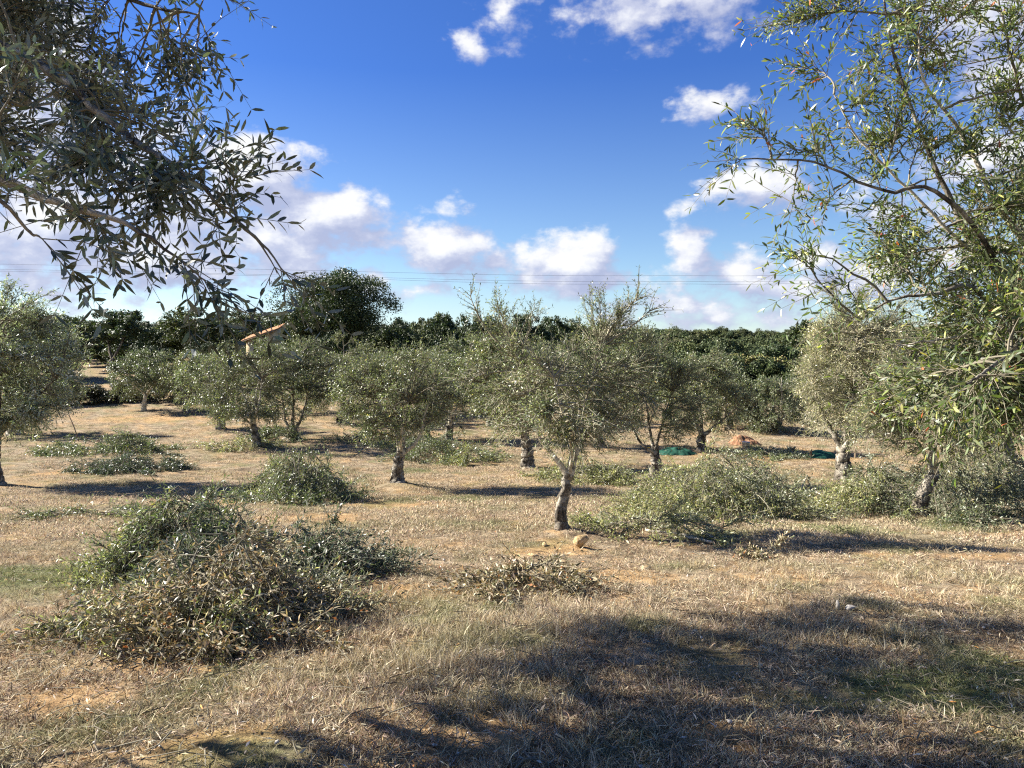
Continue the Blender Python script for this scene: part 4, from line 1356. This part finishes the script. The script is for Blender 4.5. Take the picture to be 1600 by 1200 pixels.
# another grove tree out of view on the left: it shades the green strip at the left edge
olive(-900, 7.6, 'olive just outside the left edge that shades the green strip of grass', [(-960, 430, 230, 110), (-860, 470, 150, 90)], 430, trunk_r=.15, nb=120, ns=1300, L=.06, W=.017, depth=.8)

# ------------------------------------------------------------------ oaks and the wooded hills
OAKC = [(5, (.060, .075, .026)), (4, (.085, .10, .036)), (2, (.12, .13, .05)), (1, (.15, .14, .06))]
OAKD = [(5, (.036, .050, .017)), (4, (.055, .072, .024)), (2, (.08, .10, .035))]


def oak_leaves(R_, H, z0, nclump, nleaf, seed, ls, cols, flat=.8):
    """leaf clumps spread over a lumpy crown of radius R_ from z0 up to H"""
    g = np.random.default_rng(seed)
    nb_ = 9
    ba = g.uniform(0, 2 * pi, nb_)
    br2 = R_ * g.uniform(.15, .62, nb_)
    bz = z0 + (H - z0) * g.uniform(.25, .72, nb_)
    bc = np.stack([np.cos(ba) * br2, np.sin(ba) * br2, bz], 1)
    bs = R_ * g.uniform(.36, .55, nb_)
    i = g.integers(0, nb_, nclump)
    d = norm(g.normal(size=(nclump, 3)) + np.array([0, 0, .25]))
    cc_ = bc[i] + d * bs[i][:, None] * np.array([1, 1, flat]) * g.uniform(.75, 1.05, (nclump, 1))
    cc_[:, 2] = np.clip(cc_[:, 2], z0, H)
    cr_ = R_ * g.uniform(.09, .17, nclump)
    ctone = g.uniform(.72, 1.3, nclump)
    j = g.integers(0, nclump, nleaf)
    dd = norm(g.normal(size=(nleaf, 3)) + np.array([0, 0, .3]))
    p = cc_[j] + dd * cr_[j][:, None] * g.uniform(.5, 1.15, (nleaf, 1)) * np.array([1, 1, .8])
    n_ = norm(dd + g.normal(0, .55, (nleaf, 3)))
    dr = norm(np.cross(n_, g.normal(size=(nleaf, 3))))
    c = pal(cols, nleaf, g, .15) * ctone[j][:, None]
    return dict(p=p, d=dr, n=n_, L=ls * g.uniform(.7, 1.3, nleaf), W=ls * .62 * g.uniform(.8, 1.2, nleaf), c=c), bc


def oak(name, label, loc, R_, H, z0, seed, nclump=150, nleaf=9000, ls=.2, cols=OAKC, group=None, rotz=0, trunk_r=.25):
    root = thing(name, label, 'oak tree', tuple(loc), group, rotz)
    lv, bc = oak_leaves(R_, H, z0, nclump, nleaf, seed, ls, cols)
    g = np.random.default_rng(seed + 1)
    f = np.array([g.normal(0, .1), g.normal(0, .1), z0 * .8 + .4])
    gnarly('trunk', [(0, 0, -.4), tuple(f * .5), tuple(f)], trunk_r, trunk_r * .75, M_OAKBARK, root, seed, sides=9, n=9, flare=.3, rough=.2)
    for k in range(5):
        e = bc[k] * np.array([1, 1, 1])
        gnarly('limb', [f - np.array([0, 0, trunk_r * .4]), f * .55 + e * .45 + g.normal(0, .15, 3), e], trunk_r * .55, trunk_r * .15, M_OAKBARK, root, seed + k, sides=6, n=9, flare=.1, rough=.2)
    leaf_mesh('foliage', lv, M_OAK, root, 1)
    return root


def copy_tree(src, label, loc, rotz, sc):
    r = src.copy()
    COL.objects.link(r)
    r.location = tuple(loc)
    r.rotation_euler = (0, 0, rotz)
    r.scale = sc
    r['label'] = label
    for ch in list(src.children):
        c = ch.copy()
        COL.objects.link(c)
        c.parent = r
    return r


big = P(541, 560, 74)
big[2] = float(ground_h(big[0], big[1]))
oak('oak_tree', 'tallest dark evergreen oak rising above the skyline, right of the shed', big, 7.3, P(541, 434, 74)[2] - big[2], 1.2, 703, 380, 52000, .19, OAKD, 'oaks along the skyline', 0, .45)
# a pale sunlit fork showing in the big oak
PROTO = []
for k in range(4):
    PROTO.append((3.0, 5.5))
SKY = [  # photo x, distance, photo y of the top, crown radius m, label
    (60, 78, 500, 3.6, 'dark oak at the far left behind the silvery olive', 0),
    (110, 66, 488, 3.0, 'dark upright oak just right of the silvery olive on the skyline', 1),
    (172, 60, 482, 3.3, 'dark oak with a visible trunk standing on the orange bank', 0),
    (140, 85, 492, 3.5, 'oak behind the one that stands on the orange bank', 2),
    (215, 82, 505, 3.4, 'low oak in the skyline dip left of the lighter oaks', 1),
    (262, 72, 494, 3.5, 'lighter olive green oak left of the one with bare limbs', 3),
    (318, 66, 482, 3.9, 'light olive green oak with pale limbs left of the shed', 3),
    (240, 62, 535, 2.4, 'small bushy oak at the foot of the lighter oaks', 2),
    (365, 84, 484, 3.6, 'dark rounded oak on the skyline directly left above the shed', 2),
    (345, 95, 490, 3.4, 'far oak filling the skyline between the pale limbed oak and the shed', 0),
    (402, 88, 488, 3.4, 'grey green oak on the skyline above the shed roof', 3),
    (440, 80, 484, 3.4, 'oak on the skyline touching the left side of the tallest oak', 1),
    (470, 70, 480, 2.8, 'lower oak leaning on the left flank of the tallest oak', 2),
    (615, 82, 492, 3.2, 'low oak on the right shoulder of the tallest oak', 1),
    (658, 92, 498, 3.4, 'greyish oak first to the right of the tallest oak', 3),
    (700, 96, 487, 3.7, 'dark domed oak in the skyline right of the greyish one', 0),
    (742, 92, 484, 2.6, 'narrow dark oak poking up left of the feathery olive shoots', 1),
    (782, 100, 486, 3.4, 'oak behind the feathery left shoots of the forked olive', 2),
    (828, 104, 489, 3.4, 'oak on the skyline between the two feathery shoots', 0),
    (870, 108, 488, 3.5, 'dark oak on the skyline left of the tall feathery olive top', 1),
    (912, 108, 492, 3.4, 'oak behind the left part of the tall feathery olive top', 2),
    (955, 116, 503, 3.5, 'oak behind the right part of the tall feathery olive top', 3),
    (1265, 105, 500, 4.4, 'dark oak rising at the skyline left of the cream olive', 0),
    (1330, 100, 505, 4.4, 'dark oak behind the cream olive top', 1),
    (1410, 110, 500, 4.5, 'dark oak behind the leafy right part of the skyline', 2),
    (1500, 110, 498, 4.5, 'dark oak behind the tall near olive at right', 1),
    (1590, 110, 498, 4.5, 'dark oak at the far right edge of the skyline', 0),
    (-30, 80, 500, 3.8, 'dark oak at the left border behind the silvery olive', 2)]
made = {}
for k, (px, D, top, R_, lab, kind) in enumerate(SKY):
    q = P(px, 560, D)
    q[2] = float(ground_h(q[0], q[1])) - .1
    H = P(px, top, D)[2] - q[2]
    if kind not in made:
        made[kind] = (oak('oak_tree', lab, q, 3.4, 6.0, .9, 720 + kind * 7, 120, 12500, .21, OAKC if kind in (2, 3) else OAKD, 'oaks along the skyline', 0, .26), 3.4, 6.0)
        o_ = made[kind][0]
        o_.scale = (R_ / 3.4, R_ / 3.4, H / 6.0 / .98)
    else:
        o_ = copy_tree(made[kind][0], lab, q, rr.uniform(0, 6.28), (R_ / 3.4, R_ / 3.4, H / 6.0 / .98))

# the wood that clothes the slopes behind: one mass
m, t, out = new_mat('wood_leaf')
at = N(t, 'ShaderNodeAttribute', attribute_name='Col')
ar = N(t, 'ShaderNodeAttribute', attribute_name='tint', attribute_type='INSTANCER')
c = mixc(t, 1.0, at.outputs['Color'], ramp(t, ar.outputs['Fac'], [(0, (.75, .85, .8)), (.35, (1.0, 1.05, .9)), (.6, (1.1, 1.08, .92)), (.85, (1.25, 1.08, .92)), (1, (1.8, 1.5, 1.3))]), 'MULTIPLY')
b = bsdf(t, c, .6, .25)
t.links.new(b.outputs[0], out.inputs[0])
M_WOOD = m


def wood_kind(kd, seed):
    lv, bc = oak_leaves(2.9, 5.2, .3, 110, 12000, seed, .17, OAKD if kd == 'dark' else OAKC)
    p, d, n_ = lv['p'], lv['d'], lv['n']
    L, Wd = lv['L'][:, None], lv['W'][:, None]
    s = np.cross(d, n_)
    V = np.stack([p, p + d * L * .5 + s * Wd * .5, p + d * L, p + d * L * .5 - s * Wd * .5], 1).reshape(-1, 3)
    i = np.arange(len(p))[:, None] * 4
    return V, [i + np.array([[0, 1, 2, 3]])], np.repeat(lv['c'], 4, 0)


g = np.random.default_rng(99)
nw = 7500
r = np.sqrt(g.uniform(48 ** 2, 330 ** 2, nw))
a = g.uniform(radians(-50), radians(50), nw)
x, y = r * np.sin(a), r * np.cos(a)
az_ = x / y
left_open = (az_ < -.30) & (y < 74) & (y > 40)
shed_view = (az_ > -.36) & (az_ < -.27) & (y < 66)
limit = np.where(az_ < -.2, 50, 54)
keep = (y > limit) & ~shed_view & ~((az_ < -.515) & (az_ > -.575) & (y < 56)) & ~((az_ < -.43) & (az_ > -.46) & (y < 64)) & ~((np.hypot(x - big[0], y - big[1]) < 6))
x, y = x[keep], y[keep]
sc = g.uniform(.5, 1.3, len(x))
z = ground_h(x, y) - .3
# keep the wood below the skyline oaks on the left
az_ = x / y
topy = HY - F * (z + 5.2 * sc - CAMZ) / y
thr = -16 * (fbm(az_ * 14 + 3, y * .01, seed=71) - .47) * 2 + g.normal(0, 2, len(x))
keep = np.where(az_ < -.15, topy > 495 + thr, np.where(az_ < .12, topy > 501 + thr, topy > 507 + thr))
x, y, z, sc = x[keep], y[keep], z[keep], sc[keep]
scatter('oak_wood', 'continuous dark green oak wood covering the slopes behind the grove', ['dark', 'dark', 'mid', 'mid', 'dark'], np.stack([x, y, z], 1), sc, .05, np.zeros(len(x)), g.random(len(x)), 61, M_WOOD, wood_kind)
# undergrowth on the bank at the field edge
BUSH = [(110, 43, 1.5, 1.3, 'dark bramble bush on the bank at far left'), (140, 43.5, 1.6, 1.2, 'brownish dark bush right of the leaning stake'), (170, 44, 1.6, 1.25, 'dark bush under the orange bank'), (200, 44.5, 1.5, 1.2, 'dark bush just left of the small round olive'),
        (262, 44.5, 1.8, 1.7, 'dark tall bush right of the small round olive'), (295, 45, 1.9, 1.8, 'dark bush in shade left of the grey green olives'), (250, 49, 1.6, 1.5, 'bush on the slope behind the small round olive'), (330, 47, 2.0, 1.9, 'dark bush behind the left grove trees'), (375, 48, 1.9, 1.7, 'bush below the shed, left side'), (440, 49, 2.0, 2.0, 'bush below the shed, right side'),
        (500, 49, 2.1, 2.2, 'dark bush below the tallest oak, left'), (560, 50, 2.2, 2.4, 'dark bush below the tallest oak, middle'), (625, 50, 2.2, 2.4, 'dark bush below the tallest oak, right'), (690, 50, 2.2, 2.4, 'dark bush behind the second olive'), (750, 50, 2.2, 2.5, 'bush behind the shaded grove tree'), (815, 50, 2.2, 2.4, 'bush behind the left half of the forked olive'),
        (880, 50, 2.2, 2.6, 'bush behind the right half of the forked olive'), (950, 50, 2.2, 2.6, 'bush behind the leaning dark trunked olive'), (1020, 50, 2.2, 2.6, 'bush right of the leaning dark trunked olive'), (1090, 50, 2.2, 2.5, 'bush behind the slim trunked olive'), (1160, 52, 2.2, 2.4, 'bush behind the orange mound'), (1240, 52, 2.2, 2.4, 'bush behind the pale green rounded olive'),
        (1310, 52, 2.2, 2.6, 'bush behind the stout black trunk'), (1390, 50, 2.2, 2.6, 'bush behind the leaning pale trunk'), (1470, 50, 2.2, 2.6, 'bush behind the shaded heap'), (1560, 50, 2.3, 2.6, 'bush at the right edge behind the grove')]
src = None
for k, (px, D, R_, H, lab) in enumerate(BUSH):
    q = GX(px, D)
    q[2] -= .25
    if k in (0, 13):
        root = thing('bush', lab, 'bush', tuple(q), 'bushes along the far edge of the field')
        lv, bc = oak_leaves(2.0, 2.2, .0, 90, 7000, 800 + k, .12, OAKD if k else [(4, (.05, .045, .022)), (3, (.035, .045, .02)), (2, (.09, .07, .035))])
        leaf_mesh('foliage', lv, M_OAK, root, 1)
        for j in range(3):
            gnarly('stem', [(0, 0, -.1), tuple(bc[j] * .5), tuple(bc[j])], .06, .02, M_OAKBARK, root, 900 + j, sides=5, n=6, flare=0, rough=.1)
        src = root
    else:
        root = copy_tree(src, lab, q, k * 1.7, (1, 1, 1))
    root.scale = (R_ / 2.0, R_ / 2.0, H / 2.0)

# ------------------------------------------------------------------ shed on the slope
m, t, out = new_mat('ochre_plaster')
tc = N(t, 'ShaderNodeTexCoord')
c = ramp(t, noise(t, tc.outputs['Object'], 2.5, 6, .65), [(.35, (.34, .26, .15)), (.5, (.52, .42, .26)), (.7, (.62, .53, .36))])
b = bsdf(t, c, .9, .1, bump(t, noise(t, tc.outputs['Object'], 12, 5, .7), .6, .03))
t.links.new(b.outputs[0], out.inputs[0])
M_PLASTER = m
m, t, out = new_mat('clay_tile')
oi = N(t, 'ShaderNodeObjectInfo')
tc = N(t, 'ShaderNodeTexCoord')
c = ramp(t, mth(t, 'MULTIPLY_ADD', oi.outputs['Random'], .5, mth(t, 'MULTIPLY', noise(t, tc.outputs['Object'], 6, 4), .5)), [(.2, (.22, .10, .05)), (.5, (.36, .18, .085)), (.85, (.46, .29, .16))])
b = bsdf(t, c, .85, .15)
t.links.new(b.outputs[0], out.inputs[0])
M_TILE = m
m, t, out = new_mat('painted_interior_shade')  # near-black colour painted in place of the shed's unlit interior
b = bsdf(t, (.02, .018, .015), .9, .1)
t.links.new(b.outputs[0], out.inputs[0])
M_DARK = m
m, t, out = new_mat('old_timber')
tc = N(t, 'ShaderNodeTexCoord')
c = mixc(t, noise(t, tc.outputs['Object'], 8, 4), (.10, .07, .045), (.24, .18, .12))
b = bsdf(t, c, .9, .1)
t.links.new(b.outputs[0], out.inputs[0])
M_WOODEN = m


def box_geo(x0, x1, y0, y1, z0a, z0b, z1a, z1b):
    """box whose bottom and top can slope along x"""
    V = np.array([(x0, y0, z0a), (x1, y0, z0b), (x1, y1, z0b), (x0, y1, z0a), (x0, y0, z1a), (x1, y0, z1b), (x1, y1, z1b), (x0, y1, z1a)], float)
    f = np.array([(0, 3, 2, 1), (4, 5, 6, 7), (0, 1, 5, 4), (1, 2, 6, 5), (2, 3, 7, 6), (3, 0, 4, 7)])
    return V, [f]


SD = 56.0
q = P(408, 530, SD)
gzs = float(ground_h(q[0], q[1]))
shed = thing('shed', 'small ochre shed with an orange tiled lean-to roof on the left slope', 'shed', (q[0], q[1], gzs), None, radians(6))
zl = P(384, 531, SD)[2] - gzs
zr = P(437, 512, SD)[2] - gzs
hw = 1.25
slope = (zr - zl) / (2 * hw)
za, zb = zl + .06 - .2, zr - .12 - .2
# walls round a window and a door opening
TP = tan(radians(10))
for nm, (x0, x1, y0, y1) in (('wall', (-1.05, -.55, 0, .2)), ('wall', (.30, .55, 0, .2)), ('wall', (-1.05, 1.05, 2.3, 2.5)), ('wall', (-1.05, -.85, .202, 2.298)), ('wall', (.85, 1.05, .202, 2.298)), ('wall', (.552, 1.05, 0, .2))):
    h0, h1 = za + (x0 + hw) * slope + .02, za + (x1 + hw) * slope + .02
    V, f = box_geo(x0, x1, y0, y1, -.6, -.6, h0, h1)
    V[4:, 2] += V[4:, 1] * TP
    mesh_from(nm, V, f, M_PLASTER, shed)
V, f = box_geo(-.548, .298, 0, .2, -.6, -.6, 1.35, 1.35)
mesh_from('wall', V, f, M_PLASTER, shed)
V, f = box_geo(-.548, .298, .12, .16, 1.352, 1.352, za + .7 * slope, za + (.298 + hw) * slope)
mesh_from('window_dark_panel', V, f, M_DARK, shed)  # solid panel filling the window gap, coloured dark for the shade inside
V, f = box_geo(-hw, hw, -.35, 2.75, za, za + 2 * hw * slope, za + .08, za + 2 * hw * slope + .08)
V[:, 2] += V[:, 1] * TP
roof = mesh_from('roof', V, f, M_WOODEN, shed)
V, f = box_geo(-.12, .0, -.30, -.18, -.6, -.6, za + (hw - .1) * slope - .01, za + hw * slope - .01)
mesh_from('post', V, f, M_WOODEN, shed)
tl = None
NTX, NTY = 6, 14
for i in range(NTX):
    for j in range(NTY):
        if tl is None:
            s_ = np.linspace(0, pi, 6)
            A = np.stack([np.zeros(6), np.cos(s_) * .105, np.sin(s_) * .07], 1)
            B = np.stack([np.full(6, .50), np.cos(s_) * .09, np.sin(s_) * .055 + .02], 1)
            V = np.vstack([A, B])
            f = np.array([(k, k + 1, 7 + k, 6 + k) for k in range(5)])
            tl = mesh_from('roof_tile', V, [f[:, ::-1]], M_TILE, roof, smooth=True)
            o = tl
        else:
            o = tl.copy()
            COL.objects.link(o)
        x0 = -hw - .06 + i * .43
        o.location = (x0, -.25 + j * .222 + .01 * ((i * 7 + j * 3) % 3), za + .085 + (x0 + hw) * slope + .012 + (-.25 + j * .222) * TP)
        o.rotation_euler = (0, -math.atan(slope), 0.02 * ((i + j) % 3 - 1))

# ------------------------------------------------------------------ power line wires far behind
m, t, out = new_mat('wire')
b = bsdf(t, (.12, .12, .13), .6, .3)
t.links.new(b.outputs[0], out.inputs[0])
M_WIRE = m
WIRES = [('topmost thin power line wire crossing the low sky', [(-900, 395), (0, 413), (400, 421), (800, 430), (1060, 431), (1300, 429), (2300, 405)]),
         ('middle thin power line wire crossing the low sky', [(-900, 404), (0, 421), (400, 429), (800, 439), (1060, 440), (1300, 438), (2300, 412)]),
         ('lowest thin power line wire crossing the low sky', [(-900, 408), (0, 424), (400, 431), (800, 443), (1060, 444), (1300, 442), (2300, 416)])]
for k, (lab, pts) in enumerate(WIRES):
    pl = catmull([P(a_, b_, 150 + k * 1.5) for a_, b_ in pts], 60)
    V, qd = tube_arrays(pl[None], np.full((1, 60), .02), 5)
    o = mesh_from('power_wire', V, [qd], M_WIRE, None, smooth=True)
    tag(o, lab, 'wire', 'power line wires')

# ------------------------------------------------------------------ small things in the grove
q = GP(123, 690)
top = P(107, 648, q[1])
pts = [np.array([0, 0, -.05]), (top - q) * .5 + np.array([.01, 0, 0]), top - q]
o = gnarly('stake', pts, .022, .016, M_WOODEN, None, 5, sides=6, n=8, flare=0, rough=.08, cap=True)
o.location = tuple(q)
tag(o, 'thin dark leaning stake in the grass on the left', 'stake')

m, t, out = new_mat('green_net')
tc = N(t, 'ShaderNodeTexCoord')
c = mixc(t, noise(t, tc.outputs['Object'], 10, 5), (.008, .035, .024), (.02, .095, .058))
b = bsdf(t, c, .7, .2)
t.links.new(b.outputs[0], out.inputs[0])
M_NET = m


def crumple(name, label, cat_, px, py, rx, ry, h, mat, seed, group=None):
    q = GP(px, py)
    n = 40
    X, Y = np.meshgrid(np.linspace(-1, 1, n), np.linspace(-1, 1, n), indexing='ij')
    a_ = np.arctan2(Y, X)
    rr2 = np.maximum(np.abs(X), np.abs(Y))
    e = rr2 * (1 + .5 * (fbm(np.cos(a_) * 2 + 4, np.sin(a_) * 2 + 4, seed=seed) - .47))
    x = np.cos(a_) * e * rx
    y = np.sin(a_) * e * ry
    z = h * (1 - rr2 ** 2) * (.4 + 1.3 * fbm(x * 3 + 5, y * 3, seed=seed + 1)) + .01 + .05 * (fbm(x * 9, y * 9, seed=seed + 2) - .3) * (1 - rr2 ** 4)
    z = z + ground_h(x + q[0], y + q[1]) - q[2]
    V = np.stack([x, y, z], -1).reshape(-1, 3)
    i, j = np.meshgrid(np.arange(n - 1), np.arange(n - 1), indexing='ij')
    f = np.stack([i * n + j, (i + 1) * n + j, (i + 1) * n + j + 1, i * n + j + 1], -1).reshape(-1, 4)
    o = mesh_from(name, V, [f], mat, None, smooth=True)
    o.location = tuple(q)
    return tag(o, label, cat_, group)


crumple('harvest_net', 'crumpled green harvest net behind the leaning dark trunked olive', 'net', 1057, 709, .7, .5, .22, M_NET, 3)
crumple('harvest_net', 'crumpled green harvest net beside the stout black trunk on the right', 'net', 1283, 714, .6, .4, .2, M_NET, 4)
m, t, out = new_mat('orange_earth')
tc = N(t, 'ShaderNodeTexCoord')
c = ramp(t, noise(t, tc.outputs['Object'], 6, 6, .7), [(.35, (.18, .09, .05)), (.55, (.30, .16, .09)), (.7, (.40, .26, .16))])
b = bsdf(t, c, .95, .1, bump(t, noise(t, tc.outputs['Object'], 14, 6, .7), 1, .05))
t.links.new(b.outputs[0], out.inputs[0])
M_EARTH = m
crumple('earth_mound', 'reddish orange mound of loose earth in the far right gap', 'mound', 1163, 693, .6, .45, .3, M_EARTH, 6)

# white bucket by the orange mound
m, t, out = new_mat('white_plastic')
b = bsdf(t, (.78, .80, .82), .4, .4)
t.links.new(b.outputs[0], out.inputs[0])
M_WHITE = m
q = GP(1166, 704)
bk = thing('bucket', 'small white bucket standing in front of the orange mound', 'bucket', tuple(q))
prof = [(.0, .0), (.11, .0), (.145, .30), (.155, .30), (.155, .315), (.138, .315), (.105, .015), (0, .015)]
ns_ = 20
V = np.array([(r_ * cos(2 * pi * k / ns_), r_ * sin(2 * pi * k / ns_), z_) for (r_, z_) in prof for k in range(ns_)])
f = np.array([(i * ns_ + k, i * ns_ + (k + 1) % ns_, (i + 1) * ns_ + (k + 1) % ns_, (i + 1) * ns_ + k) for i in range(len(prof) - 1) for k in range(ns_)])
mesh_from('body', V, [f], M_WHITE, bk, smooth=False)
ar_ = np.array([(0.155 * cos(s), 0.02, .30 + .13 * sin(s)) for s in np.linspace(0, pi, 12)])
V, qd = tube_arrays(ar_[None], np.full((1, 12), .004), 5)
mesh_from('handle', V, [qd], M_WIRE, bk, smooth=True)

for (px, py, h_, r_, lab) in [(1267, 716, .30, .05, 'short wooden stump post right of the orange soil'), (1337, 716, .35, .035, 'grey post just right of the stout black trunk'), (1137, 714, .45, .035, 'pale post left of the white bucket')]:
    q = GP(px, py)
    o = gnarly('post', [(0, 0, -.1), (.01, 0, h_ * .5), (0, .01, h_)], r_, r_ * .85, M_WOODEN, None, int(px), sides=7, n=6, flare=.05, rough=.1, cap=True)
    o.location = tuple(q)
    tag(o, lab, 'post')
print('scene built', len(bpy.data.objects))
